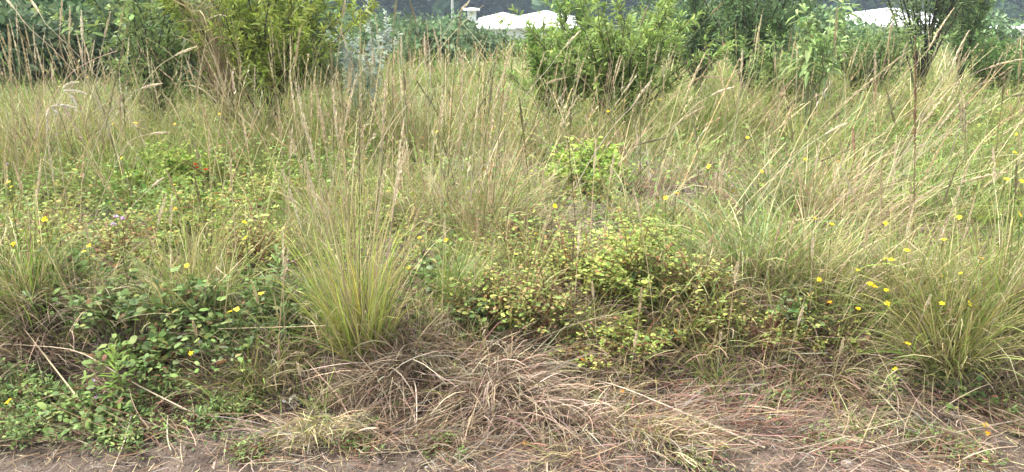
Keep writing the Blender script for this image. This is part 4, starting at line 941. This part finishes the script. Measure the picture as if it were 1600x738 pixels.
# ================================================================== FLOWERS
YEL = (0.84, 0.62, 0.015); ORA = (0.75, 0.30, 0.02)
def daisy(px, py, h, size=0.030, c=YEL, facing=0.5, petals=6, what='yellow daisy', label=None, small=False):
    d = ray(px, py)
    t = np.linspace(1.5, 14, 3000); p = CAMP[None] + d[None] * t[:, None]
    below = p[:, 2] <= ground(p[:, 0], p[:, 1]) + h
    Hd = p[int(np.argmax(below))]
    B = np.array([Hd[0] + rng.normal(0, 0.03), Hd[1] + rng.uniform(0.0, 0.06), 0]); B[2] = float(ground(B[0], B[1])) - 0.01
    root = empty('daisy' if not small else 'daisy_bud', B)
    tag(root, label, 'flower', 'yellow daisies scattered through the meadow')
    if label is None: pool(root, what, px, py)
    T = Hd - B
    mb = MB(); path = bez([(0, 0, 0), (rng.normal(0, .02), 0.02, T[2] * .6), T], 8)
    tube(mb, path, 0.0014, (0.13, 0.17, 0.05), 4)
    k = 8
    i = rng.integers(1, 6, k)
    leaves(mb, path[i], rng.normal(size=(k, 3)) * [1, 1, .4] + [0, 0, .5], np.tile([0, 0, 1.0], (k, 1)), rng.uniform(.02, .05, k), rng.uniform(.004, .008, k), vary((0.11, 0.17, 0.05), k), .5, .2)
    mb.obj('stem', 'leaf', root)
    nrm = np.array([rng.normal(0, .35), -facing + rng.normal(0, .2), 1.0]); nrm /= np.linalg.norm(nrm)
    e1 = np.cross(nrm, [0, 1, 0.2]); e1 /= np.linalg.norm(e1); e2 = np.cross(nrm, e1)
    a = np.arange(petals) * 2 * pi / petals + rng.random() * 2 + rng.normal(0, .12, petals)
    Dp = np.cos(a)[:, None] * e1 + np.sin(a)[:, None] * e2 + nrm * rng.uniform(-.15, .3, petals)[:, None]
    mb = MB(); L = size * 0.5 * rng.uniform(.85, 1.15, petals)
    leaves(mb, np.repeat(T[None], petals, 0), Dp, np.repeat(nrm[None], petals, 0), L, L * 0.62, vary(c, petals, .1, .04), 0.55, 0.05, 0.05)
    hd = mb.obj('flower_head', 'petal', root)
    mb = MB(); an = np.arange(8) * pi / 4
    r = size * 0.13
    ring = T + r * (np.cos(an)[:, None] * e1 + np.sin(an)[:, None] * e2)
    top = T + nrm * r * 0.7 + 0.55 * r * (np.cos(an)[:, None] * e1 + np.sin(an)[:, None] * e2)
    j = np.arange(8)
    mb.add(np.concatenate([ring, top, [T + nrm * r]]), [np.stack([j, (j + 1) % 8, (j + 1) % 8 + 8, j + 8], 1), np.stack([j + 8, (j + 1) % 8 + 8, np.full(8, 16)], 1)], (0.72, 0.42, 0.01))
    mb.obj('disc', 'petal', hd)

FL = [(137, 121, .55), (212, 192, .5), (272, 194, .45), (343, 178, .45), (177, 193, .5), (190, 247, .42), (12, 285, .5), (18, 292, .5), (272, 289, .42), (382, 347, .42), (384, 371, .4), (70, 343, .45),
      (21, 381, .42), (139, 384, .4), (131, 393, .4), (292, 415, .4), (359, 487, .3), (370, 483, .3), (408, 459, .36), (656, 371, .4), (696, 375, .4), (638, 419, .35), (1040, 309, .4), (1058, 302, .4),
      (1107, 260, .42), (867, 322, .36), (838, 366, .34), (1258, 249, .45), (1499, 340, .46), (1474, 374, .4), (1417, 391, .4), (1384, 404, .4), (1393, 406, .4), (1534, 404, .42), (1341, 422, .38),
      (1280, 437, .38), (1359, 443, .36), (1365, 447, .36), (1472, 432, .36), (1501, 427, .38), (1385, 453, .36), (1386, 474, .34), (1472, 474, .34), (1515, 474, .36), (1341, 482, .3), (1573, 280, .5),
      (1598, 283, .5), (1594, 335, .48), (1384, 349, .42), (1273, 341, .42), (1032, 156, .5), (950, 174, .5), (962, 167, .5), (923, 180, .45), (682, 206, .5), (789, 178, .5), (1588, 210, .5), (1586, 238, .5),
      (1418, 537, .26), (298, 552, .2), (13, 627, .16), (1540, 664, .06), (1168, 215, .45), (1190, 268, .45), (1300, 350, .4)]
for px, py, h in FL:
    sz = 0.027 if py > 330 else 0.028
    daisy(px, py, h, sz * random.uniform(.7, 1.15), random.choice([YEL, (.74, .47, .012), (.78, .60, .03)]), random.choice([.0, .3, .6, .9]), random.choice([5, 6, 6, 8]))
for px, py, h, w in ((273, 326, .34, 'orange-yellow bloom'), (972, 612, .06, 'orange fallen bloom'),
                     (820, 693, .03, 'orange fallen bloom'), (911, 563, .12, 'orange fallen bloom'), (1056, 517, .16, 'orange leaf bloom'), (1544, 677, .05, 'orange-yellow bloom'), (1297, 472, .3, 'orange-yellow bloom'), (1399, 577, .12, 'small yellow bloom')):
    daisy(px, py, h, 0.022, ORA if 'orange' in w else YEL, .6, 5, w, small=True)

def blossom(label, pts, hs, c, size, name, n=26, stemc=(0.14, 0.13, 0.06)):
    p0 = on_ground(pts[0][0], pts[0][1], hs)
    B = np.array([p0[0], p0[1] + 0.02, float(ground(p0[0], p0[1] + 0.02)) - 0.01])
    root = empty(name, B); tag(root, label, 'flower')
    for px, py in pts:
        T = at(px, py, p0[1]) - B
        mb = MB(); tube(mb, bez([(0, 0, 0), (T[0] * .2, 0, T[2] * .7), T], 7), 0.0013, stemc, 4); mb.obj('stem', 'leaf', root)
        D_ = rng.normal(size=(n, 3)); D_[:, 2] = np.abs(D_[:, 2]) + 0.3
        mb = MB(); L = size * rng.uniform(.7, 1.1, n); leaves(mb, np.repeat(T[None], n, 0), D_, rng.normal(size=(n, 3)), L, L * .35, vary(c, n, .15), .5, .1)
        mb.obj('blossom', 'petal', root)
blossom('three pale purple blossoms above the dark bramble', [(181, 340), (192, 343), (178, 352)], .4, (0.60, 0.46, 0.60), 0.015, 'purple_flower')
blossom('three purple thistle-like blossoms among the trailing weeds', [(145, 597), (140, 608), (151, 623)], .16, (0.60, 0.42, 0.62), 0.014, 'purple_flower')
blossom('single faded purple blossom behind the bent grass stem', [(11, 257)], .4, (0.5, 0.36, 0.5), 0.012, 'purple_flower')
blossom('orange-red blossoms behind the lime ground-cover plant', [(305, 258), (308, 263), (322, 266)], .4, (0.50, 0.07, 0.03), 0.014, 'red_flower')
blossom('round white clover blossom on the straw', [(843, 611)], .07, (0.75, 0.72, 0.66), 0.011, 'white_flower', 40)

# ================================================================== STONES AND THE WHITE FLUFF
def stone(label, px, py, s, name='stone', mat='stone', cat='stone', rough=0.12):
    B = on_ground(px, py)
    import bmesh
    bm = bmesh.new(); bmesh.ops.create_icosphere(bm, subdivisions=3, radius=1)
    k = rng.normal(0, 1, (6, 3)); ph = rng.uniform(0, 6, 6)
    for v in bm.verts:
        co = np.array(v.co)
        f = 1 + rough * sum(math.sin(float(co @ k[i]) * 2 + ph[i]) for i in range(6)) * 0.5
        v.co = (co[0] * s * f, co[1] * s * 0.85 * f, co[2] * s * 0.62 * f)
    me = bpy.data.meshes.new(name); bm.to_mesh(me); bm.free()
    me.polygons.foreach_set('use_smooth', np.ones(len(me.polygons), bool))
    me.materials.append(M[mat])
    o = bpy.data.objects.new(name, me); col.objects.link(o)
    o.location = (B[0], B[1], float(ground(B[0], B[1])) + s * 0.25); o.rotation_euler = (0, 0, rng.uniform(0, 6))
    tag(o, label, cat)
stone('rounded pale stone on the bare dirt', 1483, 634, 0.015)
stone('small stone below the rounded pale stone', 1487, 648, 0.012)
stone('grey stone at the bottom edge among straw', 1323, 728, 0.022)
stone('little pale pebble beside the grey bottom stone', 1349, 736, 0.011)
stone('brown clod of earth below the straw mound', 656, 728, 0.028, 'clod', 'dirt', 'clod', 0.25)
stone('tiny white pebble beside the brown clod', 666, 732, 0.008)
stone('tiny white pebble on the dirt under the trailing weeds', 88, 706, 0.006)

def fluff():
    B = on_ground(459, 640); B[2] = float(ground(B[0], B[1])) + 0.02
    root = empty('dry_fluff', B)
    tag(root, 'crumpled greyish-white papery leaf lying in the dead grass', 'dead leaf')
    for k in range(16):
        mb = MB()
        a = rng.uniform(0, 2 * pi)
        L = np.array([rng.uniform(.012, .026)])
        leaves(mb, np.array([[rng.normal(0, .012), rng.normal(0, .008), rng.uniform(0, .025)]]), np.array([[cos(a), sin(a) * .6, rng.uniform(-.2, .7)]]), rng.normal(size=(1, 3)) + [[0, 0, 1]], L, L * .7, vary((.42, .41, .40), 1, .25, .02), .5, .35, .35)
        mb.obj('curled_lobe', 'straw', root)
fluff()

# ================================================================== MASSES NOBODY COULD COUNT
def wedge(n, y0, y1, p=0.0, m=1.3):
    """points in the view's wedge with a margin, per metre of depth weighted y**p"""
    u = rng.random(n)
    y = (y0 ** (p + 1) + u * (y1 ** (p + 1) - y0 ** (p + 1))) ** (1 / (p + 1))
    x = rng.uniform(-1, 1, n) * (0.66 * y + m)
    return x, y

def blob(x, y, cx, cy, rx, ry):
    return np.exp(-(((x - cx) / rx) ** 2 + ((y - cy) / ry) ** 2))

def zone(x, y, pts):
    out = np.zeros_like(x)
    for px, py, lift, rx, ry, k in pts:
        q = on_ground(px, py, lift)
        out += k * blob(x, y, q[0], q[1], rx, ry)
    return out

def meadow():
    # straw share, thinned where leafy plants stand
    STRAWZ = [(1000, 220, .4, 1.1, .9, .6), (850, 180, .5, 1.0, 1.0, .5), (1200, 180, .5, 1.3, 1.0, .45), (700, 160, .5, .9, 1.0, .5), (1330, 320, .3, .6, .4, .45), (1450, 230, .4, .8, .6, .1), (120, 130, .5, .9, .8, .5), (560, 260, .4, .8, .6, .4), (980, 300, .3, .8, .4, .4)]
    GREENZ = [(1400, 260, .3, .9, .7, .35), (1100, 320, .2, .6, .4, .3), (420, 330, .2, .4, .4, .5), (620, 280, .2, .4, .4, .4), (860, 420, .1, .5, .3, .4), (330, 200, .4, 1.0, .8, .8), (1330, 170, .4, 1.0, 1.2, .7), (1500, 160, .4, 1.0, 1.4, .7), (1200, 330, .3, .6, .4, .6), (200, 330, .3, .8, .5, .6), (60, 240, .3, .7, .6, .4), (1500, 400, .3, .7, .4, .4), (780, 260, .3, .5, .5, .3), (1500, 480, .2, .6, .4, .5)]
    THIN = [(200, 370, 0, .5, .35, .35), (915, 330, 0, .3, .25, .5), (280, 340, 0, .45, .3, .3), (960, 470, 0, .35, .25, .4), (380, 330, 0, .3, .3, .5), (250, 470, 0, .5, .3, .3), (960, 420, 0, .42, .3, .65), (910, 285, 0, .4, .3, .85), (830, 490, 0, .35, .25, .4), (260, 300, 0, .5, .3, .4), (110, 450, 0, .4, .3, .45), (985, 540, 0, .4, .2, .7), (300, 390, 0, .5, .3, .3), (620, 470, 0, .3, .25, .6)]
    mb, ms = MB(), MB()
    nc = 4900
    x, y = wedge(nc, 3.0, 15.5, -0.5)
    S = 0.05 + .85 * zone(x, y, STRAWZ) - zone(x, y, GREENZ) + 0.25 * wob(x, y, 2.7, 4)
    th = zone(x, y, THIN)
    keep = rng.random(nc) > np.clip(th, 0, .93)
    x, y, S = x[keep], y[keep], np.clip(S[keep], .05, .95)
    hh = (0.11 + 0.125 * smooth(3.05, 5.2, y) - .02 * smooth(5, 9, y)) * np.exp(rng.normal(0, .30, len(x))) * (1 + .4 * wob(x, y, 1.9, 7))
    per = rng.integers(18, 38, len(x))
    idx = np.repeat(np.arange(len(x)), per); N = len(idx)
    rad = rng.uniform(.025, .09, len(x))[idx] * np.maximum(y[idx] / 4, .8)
    a = rng.uniform(0, 2 * pi, N); q = np.sqrt(rng.random(N))
    X = x[idx] + rad * q * np.cos(a); Y = y[idx] + rad * q * np.sin(a)
    P = np.stack([X, Y, ground(X, Y) - .008], 1)
    lean = 0.04 + 0.13 * smooth(0.2, 2.2, x)[idx]
    az = a + rng.normal(0, .6, N); tl = np.abs(rng.normal(0, .52, N)) + .12 * q
    hx = np.sin(tl) * np.cos(az) + lean * rng.uniform(-.3, 2.0, N); hy = np.sin(tl) * np.sin(az)
    az = np.arctan2(hy, hx); tl = np.arctan2(np.hypot(hx, hy), np.cos(tl))
    dry = rng.random(len(x)) < S
    dry = np.where(rng.random(N) < .75, dry[idx], rng.random(N) < S[idx])
    L = hh[idx] * rng.uniform(.5, 1.35, N) * np.where(dry, 1.05, .92)
    w = np.where(dry, .0043, .0060) * rng.uniform(.5, 1.4, N) * np.maximum(y[idx] / 4.2, 1) ** .6
    gk = mixcol([(0.14, 0.215, 0.05), LIME, OLIVE, (0.24, 0.26, 0.085), (0.16, 0.235, 0.09)], [3, 3, 3, 3, 1.5], len(x), .12)[idx]
    dk = mixcol([STRAW, TAN, (0.33, 0.33, 0.15), PINK, BROWN, GREY], [3, 2, 6, 1, 1.5, 2], len(x), .12)[idx]
    c = np.where(dry[:, None], dk, gk) * np.exp(rng.normal(0, .16, (N, 1)))
    ct = np.where(rng.random((N, 1)) < .3, .5 * c + .5 * np.array(STRAW), c * 1.1)
    for sel, m_ in ((~dry, mb), (dry, ms)):
        kn = rng.random(N) < .18
        far = P[:, 1] > 6.5
        for s2, pw, ad, sg in ((sel & ~kn & ~far, 1.4, 0, 4), (sel & kn & ~far, 4.5, 1.3, 4), (sel & ~kn & far, 1.4, 0, 3), (sel & kn & far, 3.5, 1.3, 3)):
            blades(m_, P[s2], az[s2], tl[s2], np.abs(rng.normal(.65, .5, s2.sum())) + ad, L[s2], w[s2], sg, c[s2], ct[s2], sway=1.2, clamp=True, power=pw)
    tag(mb.obj('meadow_grass', 'grass'), 'green and olive blades of the unmown meadow', 'grass', kind='stuff')
    tag(ms.obj('dry_meadow_grass', 'straw'), 'straw-coloured dead blades standing through the meadow', 'grass', kind='stuff')
    print('meadow blades', N)

    # thin flowering culms
    mc = MB(); n = 3200
    x, y = wedge(n, 3.5, 14.5, -0.1)
    S = np.clip(.22 + .6 * zone(x, y, STRAWZ) - .5 * zone(x, y, GREENZ) - .25 * zone(x, y, THIN), .03, 1)
    k = rng.random(n) < S; x, y = x[k], y[k]; n = len(x)
    clump = wob(x, y, 6.0, 2) > -.35
    x, y = x[clump], y[clump]; n = len(x)
    P = np.stack([x, y, ground(x, y) - .01], 1)
    ln = .05 + .30 * smooth(0.1, 2.0, x)
    hx = rng.normal(0, .24, n) + ln * rng.uniform(-.2, 1.5, n); hy = rng.normal(0, .2, n)
    L = (0.42 + 0.28 * smooth(3.5, 5.0, y)) * rng.uniform(.6, 1.25, n)
    c = mixcol([TAN, STRAW, BROWN, (0.15, 0.14, 0.06), PINK], [4, 4, 2, 2, 2], n)
    path = blades(mc, P, np.arctan2(hy, hx), np.hypot(hx, hy), np.abs(rng.normal(.15, .2, n)), L, 0.0026 * np.maximum(y / 4.2, 1) ** .6 * rng.uniform(.8, 1.4, n), 6, c, c * 1.05, shape=.15)
    # small loose heads
    hsel = rng.random(n) < .6
    hp = path[hsel]; m = len(hp)
    for rep in range(9):
        f = rng.uniform(.80, .995, m); i = np.minimum((f * 6).astype(int), 5); g = (f * 6 - i)[:, None]
        ar = np.arange(m)
        p = hp[ar, i] * (1 - g) + hp[ar, i + 1] * g
        d = hp[ar, i + 1] - hp[ar, i]; d /= np.linalg.norm(d, axis=1)[:, None]
        q = rng.normal(size=(m, 3))
        Lh = rng.uniform(.016, .036, m) * np.maximum(y[hsel] / 5, 1) ** .6
        leaves(mc, p, d + q * .25, q, Lh, Lh * .2, np.clip(c[hsel] * 1.2, 0, .8), .4, 0)

    n = 620
    x, y = wedge(n, 3.7, 8.5, 0)
    P = np.stack([x, y, ground(x, y) - .01], 1)
    ln = .06 + .40 * smooth(-.2, 1.8, x)
    hx = rng.normal(0, .22, n) + ln * rng.uniform(.2, 1.6, n); hy = rng.normal(0, .15, n)
    c = mixcol([STRAW, TAN, (0.13, 0.125, 0.055), BROWN], [4, 3, 4, 1], n)
    path = blades(mc, P, np.arctan2(hy, hx), np.hypot(hx, hy), np.abs(rng.normal(.15, .3, n)), rng.uniform(.55, 1.05, n), .0046 * np.maximum(y / 4.5, 1) ** .6 * rng.uniform(.7, 1.2, n), 8, c, c * 1.05, shape=.2)
    hp = path[rng.random(n) < .55]; m = len(hp); cc = mixcol([(0.5, 0.43, 0.28), TAN, (0.18, 0.16, 0.08)], [3, 4, 2], m)
    for rep_ in range(26):
        f = rng.uniform(.78, .998, m); i = np.minimum((f * 8).astype(int), 7); g = (f * 8 - i)[:, None]; ar = np.arange(m)
        p = hp[ar, i] * (1 - g) + hp[ar, i + 1] * g
        d = hp[ar, i + 1] - hp[ar, i]; d /= np.linalg.norm(d, axis=1)[:, None]; q = rng.normal(size=(m, 3))
        Lh = rng.uniform(.016, .03, m)
        leaves(mc, p, d + q * .22, q, Lh, Lh * .26, cc, .4, 0)

    tag(mc.obj('grass_culms', 'straw'), 'thin flowering culms of grass filling the meadow', 'grass', kind='stuff')

    # broad low leaves between the grasses
    ml = MB(); n = 85000
    x, y = wedge(n, 2.9, 10.0, -.35)
    den = np.clip(.42 + .55 * zone(x, y, THIN) + .7 * smooth(.2, -1.4, x) * smooth(6.5, 3.6, y) + .3 * wob(x, y, 3.3, 9), 0, 1)
    k = rng.random(n) < den; x, y = x[k], y[k]; n = len(x)
    z = ground(x, y) + rng.random(n) ** 1.1 * (.05 + .25 * smooth(3.0, 4.4, y)) * (.6 + .7 * (wob(x, y, 2.3, 1) > 0))
    D_ = rng.normal(size=(n, 3)); D_[:, 2] = np.abs(D_[:, 2]) * .5
    patch = (wob(x, y, 4.1, 6) > 0)[:, None]
    c = np.where(patch, mixcol([(0.12, 0.20, 0.055), (0.165, 0.26, 0.065), (0.21, 0.30, 0.085)], [3, 3, 2], n), mixcol([(0.24, 0.29, 0.06), (0.17, 0.24, 0.055), (0.30, 0.22, 0.07)], [3, 3, 1], n))
    L = rng.uniform(.014, .036, n) * np.maximum(y / 4, 1) ** .5
    leaves(ml, np.stack([x, y, z], 1), D_, np.tile([0, 0, 1.0], (n, 1)) + rng.normal(0, .4, (n, 3)), L, L * rng.uniform(.35, .65, n), c, .45, .15)
    tag(ml.obj('herb_undergrowth', 'leaf'), 'small green leaves of herbs growing between the grasses', 'undergrowth', kind='stuff')
meadow()

def thatch():
    mb = MB()
    n = 46000
    y = rng.uniform(2.2, 3.75, n); x = rng.uniform(-1, 1, n) * (0.68 * y + 1.0)
    e = edge_y(x) - .10 * smooth(-.7, -.2, x)
    # dense on the bank, thin on the dirt
    den = .95 * smooth(-.42, -.05, y - e) * (1 - .45 * smooth(.5, .9, y - e)) + .20 + .22 * smooth(-.9, -.3, x)
    bare = blob(x, y, *on_ground(1490, 655)[:2], .45, .16) + .6 * blob(x, y, *on_ground(1150, 725)[:2], .35, .09) + blob(x, y, *on_ground(100, 735)[:2], .8, .10) + .8 * blob(x, y, *on_ground(640, 660)[:2], .08, .06) + .85 * blob(x, y, *on_ground(1080, 592)[:2], .26, .09) + .8 * blob(x, y, *on_ground(260, 500)[:2], .4, .2)
    den = den * np.clip(1 - .93 * bare, .04, 1) * np.clip(.62 + .75 * wob(x, y, 6, 3), .05, 1)
    den = den * (1 - .45 * smooth(-.6, -1.2, x))
    k = rng.random(n) < den; x, y = x[k], y[k]; n = len(x)
    flow = 2.2 * wob(x, y, 1.7, 8) + .9 * wob(x, y, 5, 2) - pi / 2
    az = flow + rng.normal(0, .9, n)
    P = np.stack([x, y, ground(x, y) + rng.random(n) ** 2 * .07], 1)
    tl = rng.uniform(.9, 1.65, n)
    L = rng.uniform(.05, .23, n)
    pk = smooth(.0, .6, x) * smooth(1.6, .9, x)
    u = rng.random(n)
    base = mixcol([(0.40, 0.32, 0.21), (0.28, 0.205, 0.125), (0.22, 0.18, 0.135), (0.13, 0.087, 0.058), (0.18, 0.125, 0.085)], [1.2, 4, 3, 4, 4], n)
    pinkc = mixcol([(0.28, 0.19, 0.14), (0.20, 0.12, 0.09), (0.19, 0.085, 0.06), (0.22, 0.19, 0.155), (0.42, 0.34, 0.24)], [4, 4, 3, 2, 1], n)
    c = np.where((u < pk * .5 + .1)[:, None], pinkc, base)
    blades(mb, P, az, tl, rng.normal(.3, .35, n), L, rng.uniform(.0014, .0042, n), 4, c, c * 1.03, sway=1.6, clamp=True, shape=.35, power=1.0)
    tag(mb.obj('dead_grass_thatch', 'straw'), 'matted dead grass covering the bank and road edge', 'dead grass', kind='stuff')

    # crumbs of soil, short litter
    mc = MB(); n = 12000
    y = rng.uniform(2.1, 3.3, n); x = rng.uniform(-1, 1, n) * (0.68 * y + 1.0)
    P = np.stack([x, y, ground(x, y) + .003], 1)
    c = mixcol([(0.10, 0.075, 0.058), (0.17, 0.13, 0.105), (0.3, 0.25, 0.2), (0.06, 0.045, 0.035)], [4, 4, 1.5, 2], n)
    s = .0022 * np.exp(rng.normal(0, .65, n))
    o = np.array([[1, 0, 0], [0, 1, 0], [-1, 0, 0], [0, -1, 0], [0, 0, 1.0]])
    V = P[:, None] + o[None] * s[:, None, None] * rng.uniform(.6, 1.4, (n, 5, 1))
    b = np.arange(n)[:, None] * 5
    mc.add(V.reshape(-1, 3), [np.concatenate([b + [[0, 1, 4]], b + [[1, 2, 4]], b + [[2, 3, 4]], b + [[3, 0, 4]]])], np.repeat(c, 5, 0))
    tag(mc.obj('soil_crumbs', 'stem', smooth_=False), 'crumbs of brown soil strewn over the road edge', 'soil', kind='stuff')
    ml = MB(); n = 9000
    y = rng.uniform(2.25, 3.2, n); x = rng.uniform(-1, 1, n) * (0.68 * y + 1.0)
    az = rng.uniform(0, 6.3, n)
    c = mixcol([TAN, GREY, BROWN, STRAW], [3, 3, 3, 1.5], n)
    blades(ml, np.stack([x, y, ground(x, y) + .004], 1), az, rng.uniform(1.3, 1.6, n), rng.normal(.05, .2, n), rng.uniform(.015, .07, n), rng.uniform(.0012, .0026, n), 2, c, c, clamp=True, shape=.2)
    tag(ml.obj('straw_litter', 'straw'), 'short bits of straw lying on the dirt', 'litter', kind='stuff')
    # tiny sprouts on the dirt
    mg = MB(); n = 9000
    y = rng.uniform(2.45, 3.1, n); x = rng.uniform(-1, 1, n) * (0.68 * y + 1.0)
    k = (wob(x, y, 8, 5) > .1) & (rng.random(n) < .8); x, y = x[k], y[k]; n = len(x)
    D_ = rng.normal(size=(n, 3)); D_[:, 2] = np.abs(D_[:, 2])
    L = rng.uniform(.008, .028, n)
    leaves(mg, np.stack([x, y, ground(x, y) + rng.random(n) * .03], 1), D_, np.tile([0, 0, 1.0], (n, 1)) + rng.normal(0, .3, (n, 3)), L, L * .4, mixcol([(0.12, 0.17, 0.07), (0.16, 0.2, 0.1), (0.09, 0.14, 0.05)], [1, 1, 1], n), .5, .1)
    tag(mg.obj('sprouting_weeds', 'leaf'), 'tiny green sprouts dotted over the dead grass', 'sprouts', kind='stuff')
thatch()

def far_field():
    mb = MB(); n = 17000
    x, y = wedge(n, 13, 55, -.3, 4)
    P = np.stack([x, y, ground(x, y) - .02], 1)
    c = mixcol([OLIVE, LIME, GREEN, STRAW, TAN], [4, 2, 3, 3, 2], n)
    blades(mb, P, rng.uniform(0, 6.3, n), np.abs(rng.normal(0, .4, n)), rng.uniform(.2, 1, n), rng.uniform(.25, .7, n), 0.024 * (y / 15), 2, c, c * 1.1, clamp=True)
    tag(mb.obj('far_field_grass', 'grass'), 'pale rough grass of the field beyond the shrubs', 'grass', kind='stuff')
far_field()

def haze():
    mb = MB(); box(mb, -460, 460, -12, 540, -5, 140)
    m = bpy.data.materials.new('thin_haze'); m.use_nodes = True; nt = m.node_tree; nt.nodes.clear()
    o = nt.nodes.new('ShaderNodeOutputMaterial'); v = nt.nodes.new('ShaderNodeVolumePrincipled')
    v.inputs['Color'].default_value = (.66, .80, 1, 1); v.inputs['Density'].default_value = 0.0007; v.inputs['Anisotropy'].default_value = 0.0
    nt.links.new(v.outputs['Volume'], o.inputs['Volume'])
    tag(mb.obj('haze', m, smooth_=False), kind='stuff')
haze()

flush_labels()
n_tri = sum(len(o.data.polygons) for o in col.objects if o.type == 'MESH')
print('polygons', n_tri, 'objects', len(col.objects))
